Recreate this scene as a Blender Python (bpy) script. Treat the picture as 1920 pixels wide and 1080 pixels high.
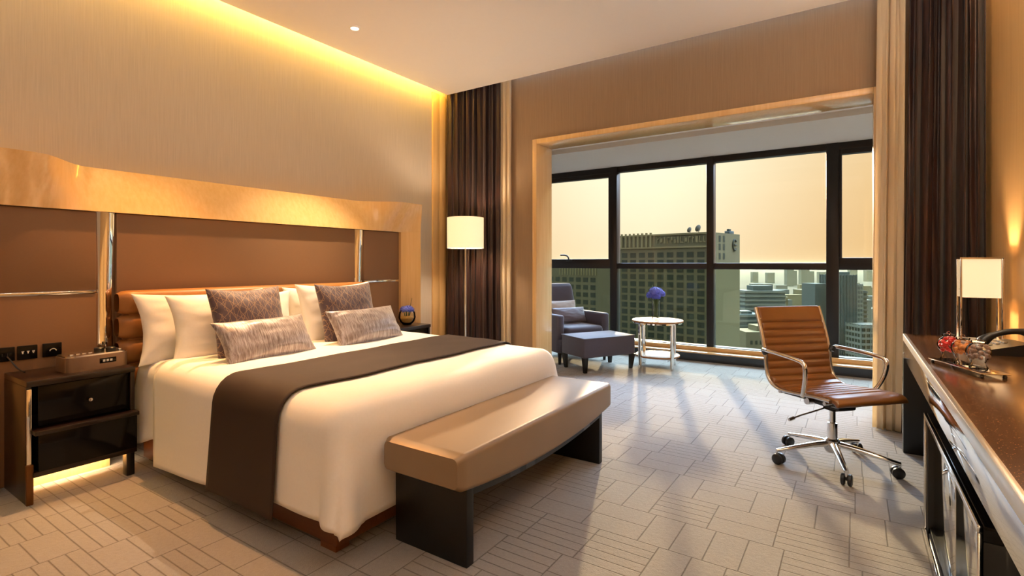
import bpy, bmesh, math, random
from mathutils import Vector, Matrix, noise
C = bpy.context.collection
S = bpy.context.scene
PI = math.pi
R = math.radians
for _o in list(bpy.data.objects):
    bpy.data.objects.remove(_o)

# ------------------------------------------------------------------ camera
cd = bpy.data.cameras.new('camera')
cam = bpy.data.objects.new('camera', cd)
C.objects.link(cam)
cam.location = (0, 0, 1.2)
cam.rotation_euler = (R(90), 0, R(33.5))
cd.sensor_width = 36
cd.lens = 36 * 967 / 1920
cd.shift_y = -46 / 1920
cd.clip_start = 0.05
cd.clip_end = 20000
S.camera = cam
# ------------------------------------------------------------------ colour management
S.view_settings.view_transform = 'Standard'
S.view_settings.look = 'None'
S.view_settings.exposure = 0.14
S.view_settings.gamma = 1.0
S.view_settings.use_curve_mapping = False
# ------------------------------------------------------------------ world: hazy sunset sky
SUN_DIR = Vector((-0.331, 0.9435, 0.183)).normalized()
w = bpy.data.worlds.new('world')
S.world = w
w.use_nodes = True
nt = w.node_tree
nt.nodes.clear()
N = nt.nodes.new
L = nt.links.new
tc = N('ShaderNodeTexCoord')
sep = N('ShaderNodeSeparateXYZ')
L(tc.outputs['Generated'], sep.inputs[0])
ramp = N('ShaderNodeValToRGB')
e = ramp.color_ramp.elements
e[0].position = 0.0
e[0].color = (0.78, 0.45, 0.17, 1)
e[1].position = 1.0
e[1].color = (22.0, 29.0, 42.0, 1)
for p, c in ((0.12, (0.82, 0.50, 0.21)), (0.25, (0.85, 0.58, 0.30)), (0.40, (9.0, 11.5, 15.5)), (0.6, (20.0, 26.0, 37.0))):
    k = e.new(p)
    k.color = (*c, 1)
L(sep.outputs['Z'], ramp.inputs[0])
dot = N('ShaderNodeVectorMath')
dot.operation = 'DOT_PRODUCT'
L(tc.outputs['Generated'], dot.inputs[0])
dot.inputs[1].default_value = SUN_DIR
mx = N('ShaderNodeMath')
mx.operation = 'MAXIMUM'
L(dot.outputs['Value'], mx.inputs[0])
mx.inputs[1].default_value = 0.0
pw = N('ShaderNodeMath')
pw.operation = 'POWER'
L(mx.outputs[0], pw.inputs[0])
pw.inputs[1].default_value = 26.0
glow = N('ShaderNodeMix')
glow.data_type = 'RGBA'
glow.blend_type = 'ADD'
glow.inputs[0].default_value = 1.0
L(ramp.outputs[0], glow.inputs[6])
gm = N('ShaderNodeVectorMath')
gm.operation = 'SCALE'
gm.inputs[0].default_value = (0.30, 0.48, 0.50)
L(pw.outputs[0], gm.inputs['Scale'])
L(gm.outputs[0], glow.inputs[7])
bg = N('ShaderNodeBackground')
# the sky behind the building, away from the sunset, is dimmer
mrw = N('ShaderNodeMapRange')
mrw.inputs['From Min'].default_value = -0.35
mrw.inputs['From Max'].default_value = 0.25
mrw.inputs['To Min'].default_value = 0.12
mrw.inputs['To Max'].default_value = 1.0
L(sep.outputs['Y'], mrw.inputs[0])
L(mrw.outputs[0], bg.inputs['Strength'])
L(glow.outputs[2], bg.inputs['Color'])
wo = N('ShaderNodeOutputWorld')
L(bg.outputs[0], wo.inputs[0])


def light(name, kind, loc, energy, color, rot=(0, 0, 0), **kw):
    d = bpy.data.lights.new(name, kind)
    d.energy = energy
    d.color = color
    for k, v in kw.items():
        setattr(d, k, v)
    o = bpy.data.objects.new(name, d)
    o.location = loc
    o.rotation_euler = rot
    C.objects.link(o)
    return o


# ------------------------------------------------------------------ sun
sun = light('sun', 'SUN', (0, 0, 20), 7.2, (1.0, 0.70, 0.46), angle=R(1.6))
sun.rotation_euler = SUN_DIR.to_track_quat('Z', 'Y').to_euler()
# sky portal in the glazing (sampling aid only)
po = light('window_portal', 'AREA', (-1.5, 6.86, 1.22), 1.0, (1, 1, 1), (R(-90), 0, 0), shape='RECTANGLE', size=5.4, size_y=2.5)
po.data.cycles.is_portal = True
# cove light along the bed wall
WARM = (1.0, 0.60, 0.05)
WARM2 = (1.0, 0.66, 0.36)
light('cove_strip_light', 'AREA', (-3.97, 1.4, 3.30), 43.0, WARM, (0, 0, 0), shape='RECTANGLE', size=0.05, size_y=6.4)
# fill light added behind the camera to wash the ceiling, and a cove along the right wall
light('ceiling_fill_light', 'SPOT', (-1.3, -1.2, 1.9), 62.0, (1.0, 0.95, 0.90), (R(180), 0, 0), spot_size=R(165), spot_blend=0.3, shadow_soft_size=0.12)
light('right_cove_light', 'AREA', (0.685, 1.4, 3.30), 34.0, (1.0, 0.66, 0.32), (0, 0, 0), shape='RECTANGLE', size=0.05, size_y=6.2)
light('right_fill_uplight', 'AREA', (0.62, 1.6, 2.6), 42.0, (0.86, 0.96, 1.0), (0, R(180 - 25), 0), shape='RECTANGLE', size=0.06, size_y=3.6)  # added fill for the ceiling, no fixture on this wall
# recessed downlights; the last is warm fill added out of view
for (x, y, en, tgt, dc) in ((-3.44, 2.84, 400, (-2.95, 2.5, 0.6), (1.0, 0.70, 0.43)), (-3.44, 1.72, 330, (-2.75, 1.15, 0.2), (1.0, 0.47, 0.16)), (-3.2, -0.6, 30, (-2.6, -0.2, 0), (1.0, 0.54, 0.22))):
    d_ = Vector(tgt) - Vector((x, y, 3.135))
    light('downlight_beam', 'SPOT', (x, y, 3.135), en, dc, d_.to_track_quat('-Z', 'Y').to_euler(), spot_size=R(66), spot_blend=0.8, shadow_soft_size=0.02)


# ------------------------------------------------------------------ helpers
def srgb(r, g, b):
    f = lambda c: (c / 255 / 12.92) if c / 255 <= 0.04045 else ((c / 255 + 0.055) / 1.055) ** 2.4
    return (f(r), f(g), f(b))


class Nodes:
    def __init__(s, m):
        s.t = m.node_tree

    def n(s, typ, **kw):
        x = s.t.nodes.new('ShaderNode' + typ)
        for k, v in kw.items():
            setattr(x, k, v)
        return x

    def l(s, a, b):
        s.t.links.new(a, b)

    def math(s, op, a, b=None, c=None, clamp=False):
        x = s.n('Math', operation=op, use_clamp=clamp)
        for i, v in enumerate((a, b, c)):
            if v is None:
                continue
            if isinstance(v, (int, float)):
                x.inputs[i].default_value = v
            else:
                s.l(v, x.inputs[i])
        return x.outputs[0]

    def mixc(s, f, a, b, blend='MIX'):
        x = s.n('Mix', data_type='RGBA', blend_type=blend)
        for i, v in ((0, f), (6, a), (7, b)):
            if isinstance(v, (int, float)):
                x.inputs[i].default_value = v
            elif isinstance(v, tuple):
                x.inputs[i].default_value = (*v[:3], 1)
            else:
                s.l(v, x.inputs[i])
        return x.outputs[2]

    def coords(s, scale=(1, 1, 1), which='Object', rot=(0, 0, 0)):
        a = s.n('TexCoord')
        b = s.n('Mapping')
        b.inputs['Scale'].default_value = scale
        b.inputs['Rotation'].default_value = rot
        s.l(a.outputs[which], b.inputs[0])
        return b.outputs[0]

    def noise(s, vec, scale=5.0, detail=3.0, rough=0.5):
        x = s.n('TexNoise')
        x.inputs['Scale'].default_value = scale
        x.inputs['Detail'].default_value = detail
        x.inputs['Roughness'].default_value = rough
        s.l(vec, x.inputs['Vector'])
        return x.outputs['Fac']

    def ramp(s, f, stops):
        x = s.n('ValToRGB')
        e = x.color_ramp.elements
        e[0].position, e[0].color = stops[0][0], (*stops[0][1], 1)
        e[1].position, e[1].color = stops[-1][0], (*stops[-1][1], 1)
        for p, c in stops[1:-1]:
            k = e.new(p)
            k.color = (*c, 1)
        s.l(f, x.inputs[0])
        return x.outputs[0]

    def bump(s, h, strength=0.3, dist=0.01):
        x = s.n('Bump')
        x.inputs['Strength'].default_value = strength
        x.inputs['Distance'].default_value = dist
        s.l(h, x.inputs['Height'])
        return x.outputs[0]


def mat(name, col=(0.8, 0.8, 0.8), rough=0.5, metal=0.0, **kw):
    m = bpy.data.materials.new(name)
    m.use_nodes = True
    k = Nodes(m)
    p = m.node_tree.nodes['Principled BSDF']
    p.inputs['Base Color'].default_value = (*col, 1)
    p.inputs['Roughness'].default_value = rough
    p.inputs['Metallic'].default_value = metal
    for a, v in kw.items():
        p.inputs[a].default_value = v
    return m, k, p


def simple(name, col, rough=0.5, metal=0.0, vary=0.08, scale=20, bump=0.0, stretch=(1, 1, 1), **kw):
    """plain procedural material: slight tone variation, optional fine bump"""
    m, k, p = mat(name, col, rough, metal, **kw)
    f = k.noise(k.coords(stretch), scale, 4)
    a = tuple(c * (1 - vary) for c in col)
    b = tuple(min(1, c * (1 + vary)) for c in col)
    k.l(k.mixc(f, a, b), p.inputs['Base Color'])
    if bump:
        k.l(k.bump(f, bump, 0.004), p.inputs['Normal'])
    return m


M = {}
M['ceiling'] = simple('white_ceiling_paint', srgb(246, 241, 234), 0.9, vary=0.01)
M['plaster'] = simple('bay_plaster', srgb(205, 203, 196), 0.9, vary=0.02)
M['plaster_white'] = simple('bay_white_plaster', srgb(238, 238, 234), 0.9, vary=0.02)


def wallpaper(name, c1, c2):
    m, k, p = mat(name, c1, 0.75)
    f = k.noise(k.coords((60, 60, 1.5)), 2.5, 4, 0.6)
    k.l(k.ramp(f, ((0.3, c1), (0.7, c2))), p.inputs['Base Color'])
    k.l(k.bump(f, 0.12, 0.004), p.inputs['Normal'])
    return m


M['wall'] = wallpaper('beige_silk_wallpaper', srgb(192, 178, 160), srgb(204, 190, 172))
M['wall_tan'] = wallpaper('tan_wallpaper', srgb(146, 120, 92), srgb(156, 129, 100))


def wood(name, c1, c2, rough=0.25, coat=0.6, axis='Z', sc=1.0):
    m, k, p = mat(name, c1, rough)
    st = {'Z': (14, 14, 0.6), 'X': (0.6, 14, 14), 'Y': (14, 0.6, 14)}[axis]
    v = k.coords(tuple(a * sc for a in st))
    f = k.noise(v, 3.0, 6, 0.62)
    g = k.noise(k.coords((1.6, 1.6, 0.4)), 1.3, 2)
    f2 = k.math('ADD', k.math('MULTIPLY', f, 0.7), k.math('MULTIPLY', g, 0.3))
    k.l(k.ramp(f2, ((0.32, c2), (0.68, c1))), p.inputs['Base Color'])
    p.inputs['Coat Weight'].default_value = coat
    p.inputs['Coat Roughness'].default_value = 0.05
    return m


M['wood'] = wood('honey_sycamore_veneer', srgb(236, 196, 138), srgb(222, 176, 112))
M['wall_veneer'] = wood('honey_wall_veneer', srgb(232, 188, 126), srgb(218, 170, 106), 0.35, 0.15)
M['wood_x'] = wood('honey_veneer_lengthwise', srgb(236, 196, 138), srgb(222, 176, 112), axis='X')
M['table_wood'] = wood('satin_table_veneer', srgb(158, 108, 56), srgb(140, 92, 44), 0.5, 0.0, 'X')
M['wood_dark'] = wood('warm_brown_bed_wood', srgb(118, 68, 32), srgb(96, 52, 22), 0.35, 0.3, 'X')
M['espresso'] = wood('espresso_lacquer', srgb(34, 18, 13), srgb(22, 11, 8), 0.3, 0.2, 'Y')
M['black_wood'] = wood('black_stained_wood', srgb(10, 8, 7), srgb(5, 4, 4), 0.4, 0.05)
M['chrome'] = simple('polished_chrome', (0.82, 0.81, 0.79), 0.08, 1.0, vary=0.01)
M['steel'] = simple('polished_steel', (0.72, 0.70, 0.67), 0.06, 1.0, vary=0.02, stretch=(1, 1, 40))
M['brushed'] = simple('brushed_steel', (0.78, 0.76, 0.72), 0.32, 1.0, vary=0.05, stretch=(1, 60, 60))
M['alu'] = simple('cast_aluminium', (0.62, 0.60, 0.58), 0.22, 1.0, vary=0.04)
M['radio'] = simple('bronze_grey_radio_shell', srgb(140, 116, 98), 0.35, 0.6, vary=0.05)
M['gold'] = simple('brass_foot', srgb(112, 72, 34), 0.4, 0.6, vary=0.05)
M['mirror'] = simple('mirror_silver', (0.86, 0.87, 0.88), 0.015, 1.0, vary=0.003)
M['black_plastic'] = simple('black_plastic', (0.012, 0.012, 0.013), 0.35, vary=0.2)
M['black_gloss'] = simple('black_gloss_panel', (0.006, 0.005, 0.005), 0.12, vary=0.1, **{'Specular IOR Level': 0.22})
M['white_mark'] = simple('pale_print', srgb(220, 220, 215), 0.5, vary=0.02)
M['frame'] = simple('dark_bronze_window_frame', srgb(36, 32, 31), 0.35, 0.4, vary=0.1)
M['fascia'] = simple('dark_stone_fascia', srgb(40, 40, 46), 0.25, vary=0.35, scale=14)


def fabric(name, c1, c2, rough=0.85, sc=220, sheen=0.25, bump=0.25, stretch=(1, 1, 1)):
    m, k, p = mat(name, c1, rough)
    f = k.noise(k.coords(stretch), sc, 2, 0.6)
    k.l(k.mixc(f, c1, c2), p.inputs['Base Color'])
    k.l(k.bump(f, bump, 0.002), p.inputs['Normal'])
    p.inputs['Sheen Weight'].default_value = sheen
    p.inputs['Sheen Roughness'].default_value = 0.4
    return m


M['linen'] = fabric('white_bed_linen', srgb(236, 232, 226), srgb(242, 239, 234), 0.8, 90, 0.15, 0.06)
M['runner'] = fabric('dark_brown_runner_cloth', srgb(40, 25, 16), srgb(51, 32, 20), 0.75, 160, 0.0, 0.15, (1, 3, 3))
M['upholstery'] = fabric('taupe_wall_upholstery', srgb(124, 90, 60), srgb(133, 98, 66), 0.7, 200, 0.12, 0.12, (1, 0.25, 3))
M['head_leather'] = fabric('bronze_headboard_leather', srgb(150, 100, 50), srgb(160, 108, 56), 0.42, 60, 0.0, 0.08)
M['sheer'] = fabric('ivory_sheer', srgb(238, 220, 188), srgb(244, 228, 198), 0.85, 120, 0.1, 0.05)
m_ = M['sheer']
k = Nodes(m_)
tl_ = k.n('BsdfTranslucent')
tl_.inputs[0].default_value = (*srgb(244, 228, 198), 1)
ms_ = k.n('MixShader')
ms_.inputs[0].default_value = 0.45
k.l(m_.node_tree.nodes['Principled BSDF'].outputs[0], ms_.inputs[1])
k.l(tl_.outputs[0], ms_.inputs[2])
k.l(ms_.outputs[0], m_.node_tree.nodes['Material Output'].inputs[0])
M['armchair'] = fabric('slate_plum_upholstery', srgb(70, 66, 80), srgb(84, 80, 94), 0.75, 260, 0.35, 0.2)
M['pale_cushion'] = fabric('pale_grey_cushion', srgb(176, 168, 160), srgb(190, 183, 176), 0.8, 200, 0.2, 0.15)
M['grey_cushion'] = fabric('slate_lilac_cushion', srgb(104, 100, 112), srgb(120, 116, 128), 0.6, 240, 0.4, 0.2)

m, k, p = mat('bench_metallic_leather', srgb(168, 132, 92), 0.42)
p.inputs['Specular IOR Level'].default_value = 0.8
f = k.noise(k.coords(), 260, 3, 0.6)
g = k.noise(k.coords((1, 1, 1)), 3.0, 3)
k.l(k.mixc(g, srgb(134, 110, 82), srgb(152, 127, 98)), p.inputs['Base Color'])
k.l(k.bump(f, 0.14, 0.002), p.inputs['Normal'])
p.inputs['Metallic'].default_value = 0.25
M['bench'] = m

m, k, p = mat('cognac_leather', srgb(150, 96, 46), 0.36)
f = k.noise(k.coords(), 180, 3, 0.6)
g = k.noise(k.coords(), 7.0, 3)
k.l(k.mixc(g, srgb(118, 72, 30), srgb(138, 88, 40)), p.inputs['Base Color'])
k.l(k.bump(f, 0.08, 0.002), p.inputs['Normal'])
p.inputs['Coat Weight'].default_value = 0.25
p.inputs['Coat Roughness'].default_value = 0.25
M['cognac'] = m

# speckled stone-lacquer desk top
m, k, p = mat('speckled_brown_desktop', srgb(58, 36, 22), 0.2)
v = k.n('TexVoronoi')
v.inputs['Scale'].default_value = 190
k.l(k.coords(), v.inputs['Vector'])
sp = k.math('LESS_THAN', v.outputs['Distance'], 0.22)
wn = k.n('TexWhiteNoise')
k.l(v.outputs['Position'], wn.inputs['Vector'])
sp2 = k.math('MULTIPLY', sp, k.math('GREATER_THAN', wn.outputs['Value'], 0.72))
b0 = k.mixc(k.noise(k.coords(), 40, 3), srgb(72, 44, 24), srgb(106, 70, 38))
k.l(k.mixc(sp2, b0, srgb(176, 132, 82)), p.inputs['Base Color'])
p.inputs['Coat Weight'].default_value = 0.5
p.inputs['Coat Roughness'].default_value = 0.18
M['desktop'] = m

# dark satin curtain
m, k, p = mat('aubergine_satin', srgb(60, 32, 26), 0.38)
f = k.noise(k.coords((30, 30, 2.2)), 2.0, 5, 0.65)
k.l(k.ramp(f, ((0.3, srgb(17, 11, 13)), (0.74, srgb(70, 38, 28)))), p.inputs['Base Color'])
k.l(k.bump(f, 0.25, 0.006), p.inputs['Normal'])
p.inputs['Metallic'].default_value = 0.3
p.inputs['Sheen Weight'].default_value = 0.15
M['satin'] = m

# plum cushion with tan branch embroidery
m, k, p = mat('plum_branch_cushion', srgb(70, 54, 58), 0.6)
co = k.coords((1, 1, 1))
nz = k.n('TexNoise')
nz.inputs['Scale'].default_value = 5
k.l(co, nz.inputs['Vector'])
add = k.n('VectorMath', operation='MULTIPLY_ADD')
k.l(nz.outputs['Color'], add.inputs[0])
add.inputs[1].default_value = (0.04, 0.04, 0.04)
k.l(co, add.inputs[2])
masks = None
sp_ = k.n('SeparateXYZ')
k.l(add.outputs[0], sp_.inputs[0])
for (ang, fr, th) in ((8, 95, 0.12), (-22, 80, 0.10), (30, 70, 0.10), (-50, 48, 0.06), (55, 52, 0.06)):
    ca, sa = math.cos(R(ang)) * fr, math.sin(R(ang)) * fr
    ph_ = k.math('ADD', k.math('MULTIPLY', sp_.outputs['Y'], ca), k.math('MULTIPLY', sp_.outputs['Z'], sa))
    mk = k.math('LESS_THAN', k.math('ABSOLUTE', k.math('SINE', ph_)), th)
    masks = mk if masks is None else k.math('MAXIMUM', masks, mk)
brk = k.math('GREATER_THAN', k.noise(k.coords(), 9, 2), 0.40)
masks = k.math('MULTIPLY', masks, brk)
weave = k.noise(k.coords(), 300, 2)
k.l(k.mixc(masks, k.mixc(weave, srgb(66, 52, 64), srgb(84, 68, 80)), srgb(140, 112, 92)), p.inputs['Base Color'])
k.l(k.bump(weave, 0.2, 0.002), p.inputs['Normal'])
p.inputs['Sheen Weight'].default_value = 0.3
M['plum'] = m

# silvery streaked bolster cushion
m, k, p = mat('silver_bronze_streak_cushion', srgb(150, 140, 136), 0.42)
f = k.noise(k.coords((1, 130, 14)), 1.0, 4, 0.7)
k.l(k.ramp(f, ((0.32, srgb(96, 80, 76)), (0.5, srgb(150, 140, 142)), (0.7, srgb(190, 186, 192)))), p.inputs['Base Color'])
k.l(k.bump(f, 0.25, 0.003), p.inputs['Normal'])
p.inputs['Metallic'].default_value = 0.35
p.inputs['Sheen Weight'].default_value = 0.3
M['streak'] = m

# cut-pile carpet with carved blocks
m, k, p = mat('carved_taupe_carpet', srgb(160, 146, 136), 0.95)
geo = k.n('TexCoord')
sx = k.n('SeparateXYZ')
k.l(geo.outputs['Object'], sx.inputs[0])
CELL = 0.27
Y0 = k.math('DIVIDE', sx.outputs['Y'], CELL)
row = k.math('FLOOR', Y0)
X0 = k.math('ADD', k.math('DIVIDE', sx.outputs['X'], CELL), k.math('FRACT', k.math('MULTIPLY', k.math('SINE', k.math('MULTIPLY', row, 12.9)), 43.7)))
fx = k.math('FRACT', X0)
fy = k.math('FRACT', Y0)
cb = k.n('CombineXYZ')
k.l(k.math('FLOOR', X0), cb.inputs[0])
k.l(row, cb.inputs[1])
wn = k.n('TexWhiteNoise', noise_dimensions='2D')
k.l(cb.outputs[0], wn.inputs['Vector'])
rnd = wn.outputs['Value']
edge = lambda f, s: k.math('MULTIPLY', k.math('SUBTRACT', 0.5, k.math('ABSOLUTE', k.math('SUBTRACT', f, 0.5))), s)
dcell = k.math('MINIMUM', edge(fx, CELL), edge(fy, CELL))
dstripe = edge(k.math('FRACT', k.math('MULTIPLY', fy, 5.0)), CELL / 5)
dhalfy = k.math('MULTIPLY', k.math('ABSOLUTE', k.math('SUBTRACT', fy, 0.5)), CELL)
dhalfx = k.math('MULTIPLY', k.math('ABSOLUTE', k.math('SUBTRACT', fx, 0.5)), CELL)


def sel(cond, a, b):
    # cond ? a : b
    return k.math('ADD', k.math('MULTIPLY', cond, a), k.math('MULTIPLY', k.math('SUBTRACT', 1.0, cond), b))


is1 = k.math('LESS_THAN', rnd, 0.50)
is2 = k.math('LESS_THAN', rnd, 0.80)
dsub = sel(is1, dstripe, sel(is2, dhalfy, dhalfx))
dist = k.math('MINIMUM', dcell, dsub)
mr = k.n('MapRange', interpolation_type='SMOOTHSTEP')
mr.inputs['From Min'].default_value = 0.0
mr.inputs['From Max'].default_value = 0.0044
k.l(dist, mr.inputs[0])
pile = mr.outputs[0]
tuft = k.noise(k.coords(), 240, 3, 0.65)
clump = k.noise(k.coords(), 55, 3, 0.6)
tone = k.noise(k.coords((1, 1.0, 1)), 4.5, 3)
streak = k.noise(k.coords((0.6, 7, 1)), 6, 3)
c = k.mixc(tone, srgb(156, 152, 149), srgb(172, 168, 164))
c = k.mixc(k.math('MULTIPLY', streak, 0.35), c, srgb(138, 127, 120))
c = k.mixc(k.math('MULTIPLY', tuft, 0.45), c, srgb(134, 127, 122))
c = k.mixc(k.math('MULTIPLY', clump, 0.55), c, srgb(122, 116, 112))
c = k.mixc(pile, srgb(100, 91, 85), c)
k.l(c, p.inputs['Base Color'])
h = k.math('ADD', k.math('MULTIPLY', pile, 1.0), k.math('ADD', k.math('MULTIPLY', tuft, 0.7), k.math('MULTIPLY', clump, 0.8)))
k.l(k.bump(h, 0.55, 0.008), p.inputs['Normal'])
p.inputs['Sheen Weight'].default_value = 0.2
M['carpet'] = m


def glassmat(name, tint, refl=1.45, rough=0.0):
    m = bpy.data.materials.new(name)
    m.use_nodes = True
    k = Nodes(m)
    m.node_tree.nodes.clear()
    t = k.n('BsdfTransparent')
    t.inputs[0].default_value = (*tint, 1)
    g = k.n('BsdfGlossy')
    g.inputs['Roughness'].default_value = rough
    fr = k.n('Fresnel')
    fr.inputs[0].default_value = refl
    mx = k.n('MixShader')
    k.l(fr.outputs[0], mx.inputs[0])
    k.l(t.outputs[0], mx.inputs[1])
    k.l(g.outputs[0], mx.inputs[2])
    o = k.n('OutputMaterial')
    k.l(mx.outputs[0], o.inputs[0])
    return m


M['glass'] = glassmat('window_glass', (0.97, 0.98, 0.96), 1.25)
M['glass_low'] = glassmat('lower_window_glass', (0.86, 0.90, 0.82), 1.25)
M['clear'] = glassmat('clear_glass', (0.985, 0.99, 0.99), 1.22)


def emit(name, col, strength, base=(0.8, 0.8, 0.8)):
    m, k, p = mat(name, base, 0.8)
    f = k.noise(k.coords((120, 120, 6)), 1.5, 3)
    k.l(k.mixc(f, tuple(c * 0.94 for c in col), col), p.inputs['Emission Color'])
    p.inputs['Emission Strength'].default_value = strength
    return m


def shade_mat(name, thru):
    # fabric that glows evenly and lets a little of the bulb's light through
    m = emit(name, (1.0, 0.76, 0.46), 0.66, srgb(240, 225, 195))
    k = Nodes(m)
    t = k.n('BsdfTranslucent')
    t.inputs[0].default_value = (thru, thru * 0.95, thru * 0.82, 1)
    a = k.n('AddShader')
    k.l(m.node_tree.nodes['Principled BSDF'].outputs[0], a.inputs[0])
    k.l(t.outputs[0], a.inputs[1])
    k.l(a.outputs[0], m.node_tree.nodes['Material Output'].inputs[0])
    return m


M['shade'] = shade_mat('lit_cream_drum_shade', 0.035)
M['shade_small'] = shade_mat('lit_cream_box_shade', 0.0045)
M['lampglow'] = emit('downlight_lens', (1.0, 0.86, 0.66), 6.0)
M['ledglow'] = emit('glowing_led_strip', (1.0, 0.62, 0.20), 2.0)


# ------------------------------------------------------------------ mesh builder
class MB:
    def __init__(s):
        s.bm = bmesh.new()

    def box(s, a, b, bev=0.0, seg=2, mtx=None):
        """axis box from corner a to corner b"""
        c = [(a[i] + b[i]) / 2 for i in range(3)]
        d = [abs(b[i] - a[i]) for i in range(3)]
        r = bmesh.ops.create_cube(s.bm, size=1.0)
        vs = r['verts']
        bmesh.ops.scale(s.bm, vec=d, verts=vs)
        if bev:
            es = list({e for v in vs for e in v.link_edges})
            r = bmesh.ops.bevel(s.bm, geom=es, offset=min(bev, min(d) * 0.49), segments=seg, profile=0.5, affect='EDGES')
            vs = list({v for f in r['faces'] for v in f.verts} | {v for v in vs if v.is_valid})
        bmesh.ops.translate(s.bm, vec=c, verts=vs)
        if mtx is not None:
            bmesh.ops.transform(s.bm, matrix=mtx, verts=vs)
        return s

    def grid(s, fn, nu, nv, cu=False, cv=False):
        """surface fn(u,v) u,v in 0..1"""
        V = [[s.bm.verts.new(fn(i / nu, j / nv)) for j in range(nv + (0 if cv else 1))] for i in range(nu + (0 if cu else 1))]
        for i in range(nu):
            for j in range(nv):
                a = V[i][j]
                b = V[(i + 1) % len(V)][j]
                c = V[(i + 1) % len(V)][(j + 1) % len(V[0])]
                d = V[i][(j + 1) % len(V[0])]
                if len({a, b, c, d}) == 4:
                    s.bm.faces.new((a, b, c, d))
        return s

    def lathe(s, prof, c=(0, 0, 0), n=32):
        """profile [(r,z)] revolved around z, open ends closed when r == 0"""
        rings = []
        for r, z in prof:
            if r < 1e-6:
                rings.append([s.bm.verts.new((c[0], c[1], c[2] + z))])
            else:
                rings.append([s.bm.verts.new((c[0] + r * math.cos(2 * PI * i / n), c[1] + r * math.sin(2 * PI * i / n), c[2] + z)) for i in range(n)])
        for a, b in zip(rings, rings[1:]):
            for i in range(n):
                q = [a[i % len(a)], a[(i + 1) % len(a)], b[(i + 1) % len(b)], b[i % len(b)]]
                u = []
                for v in q:
                    if v not in u:
                        u.append(v)
                if len(u) >= 3:
                    s.bm.faces.new(u)
        return s

    def tube(s, pts, r, n=10, r2=None, flat=1.0):
        """tube swept along pts; r may be list; flat squashes the section"""
        pts = [Vector(p) for p in pts]
        rs = r if isinstance(r, (list, tuple)) else [r + ((r2 if r2 is not None else r) - r) * i / max(1, len(pts) - 1) for i in range(len(pts))]
        rings = []
        prev = None
        for i, p in enumerate(pts):
            t = (pts[min(i + 1, len(pts) - 1)] - pts[max(i - 1, 0)]).normalized()
            if prev is None:
                up = Vector((0, 0, 1)) if abs(t.z) < 0.9 else Vector((1, 0, 0))
                x = t.cross(up).normalized()
            else:
                x = (prev - t * prev.dot(t)).normalized()
            prev = x
            y = t.cross(x)
            rings.append([s.bm.verts.new(p + (x * math.cos(2 * PI * j / n) + y * math.sin(2 * PI * j / n) * flat) * rs[i]) for j in range(n)])
        for a, b in zip(rings, rings[1:]):
            for j in range(n):
                s.bm.faces.new((a[j], a[(j + 1) % n], b[(j + 1) % n], b[j]))
        s.bm.faces.new(list(reversed(rings[0])))
        s.bm.faces.new(rings[-1])
        return s

    def prism(s, poly, d0, d1, axis='X'):
        """polygon in the plane normal to axis extruded from d0 to d1"""
        def P(a, b, d):
            return {'X': (d, a, b), 'Y': (a, d, b), 'Z': (a, b, d)}[axis]
        A = [s.bm.verts.new(P(a, b, d0)) for a, b in poly]
        B = [s.bm.verts.new(P(a, b, d1)) for a, b in poly]
        s.bm.faces.new(A)
        s.bm.faces.new(list(reversed(B)))
        n = len(poly)
        for i in range(n):
            s.bm.faces.new((A[i], B[i], B[(i + 1) % n], A[(i + 1) % n]))
        return s

    def build(s, name, m, parent=None, smooth=35, loc=None, rot=None, solid=0.0, sub=0):
        bmesh.ops.recalc_face_normals(s.bm, faces=s.bm.faces[:])
        me = bpy.data.meshes.new(name)
        s.bm.to_mesh(me)
        s.bm.free()
        for pl in me.polygons:
            pl.use_smooth = True
        me.set_sharp_from_angle(angle=R(smooth))
        me.materials.append(m)
        o = bpy.data.objects.new(name, me)
        C.objects.link(o)
        if parent is not None:
            o.parent = parent
        if loc:
            o.location = loc
        if rot:
            o.rotation_euler = rot
        if solid:
            md = o.modifiers.new('thick', 'SOLIDIFY')
            md.thickness = solid
            md.offset = 0
        if sub:
            md = o.modifiers.new('sub', 'SUBSURF')
            md.levels = md.render_levels = sub
        return o


def tag(o, label, cat, group=None):
    o['label'] = label
    o['category'] = cat
    if group:
        o['group'] = group
    return o


def thing(name, label, cat, loc=(0, 0, 0), rz=0.0, group=None):
    o = bpy.data.objects.new(name, None)
    o.empty_display_size = 0.1
    C.objects.link(o)
    o.location = loc
    o.rotation_euler = (0, 0, rz)
    return tag(o, label, cat, group)


def struct(o):
    o['kind'] = 'structure'
    return o


def dup(root, loc=None, rz=None, label=None):
    def cp(o, par):
        c = o.copy()
        C.objects.link(c)
        if par is not None:
            c.parent = par
        for ch in list(o.children):
            cp(ch, c)
        return c
    r = cp(root, None)
    if loc is not None:
        r.location = loc
    if rz is not None:
        r.rotation_euler = (0, 0, rz)
    if label:
        r['label'] = label
    return r


def arc(c, r, a0, a1, n, plane='XZ', y=0.0):
    out = []
    for i in range(n + 1):
        a = a0 + (a1 - a0) * i / n
        p, q = c[0] + r * math.cos(a), c[1] + r * math.sin(a)
        out.append((p, y, q) if plane == 'XZ' else (p, q, y))
    return out


def bez(p0, p1, p2, p3, n=8):
    o = []
    for i in range(n + 1):
        t = i / n
        o.append(tuple((1 - t) ** 3 * a + 3 * (1 - t) ** 2 * t * b + 3 * (1 - t) * t * t * c + t ** 3 * d for a, b, c, d in zip(p0, p1, p2, p3)))
    return o


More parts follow.
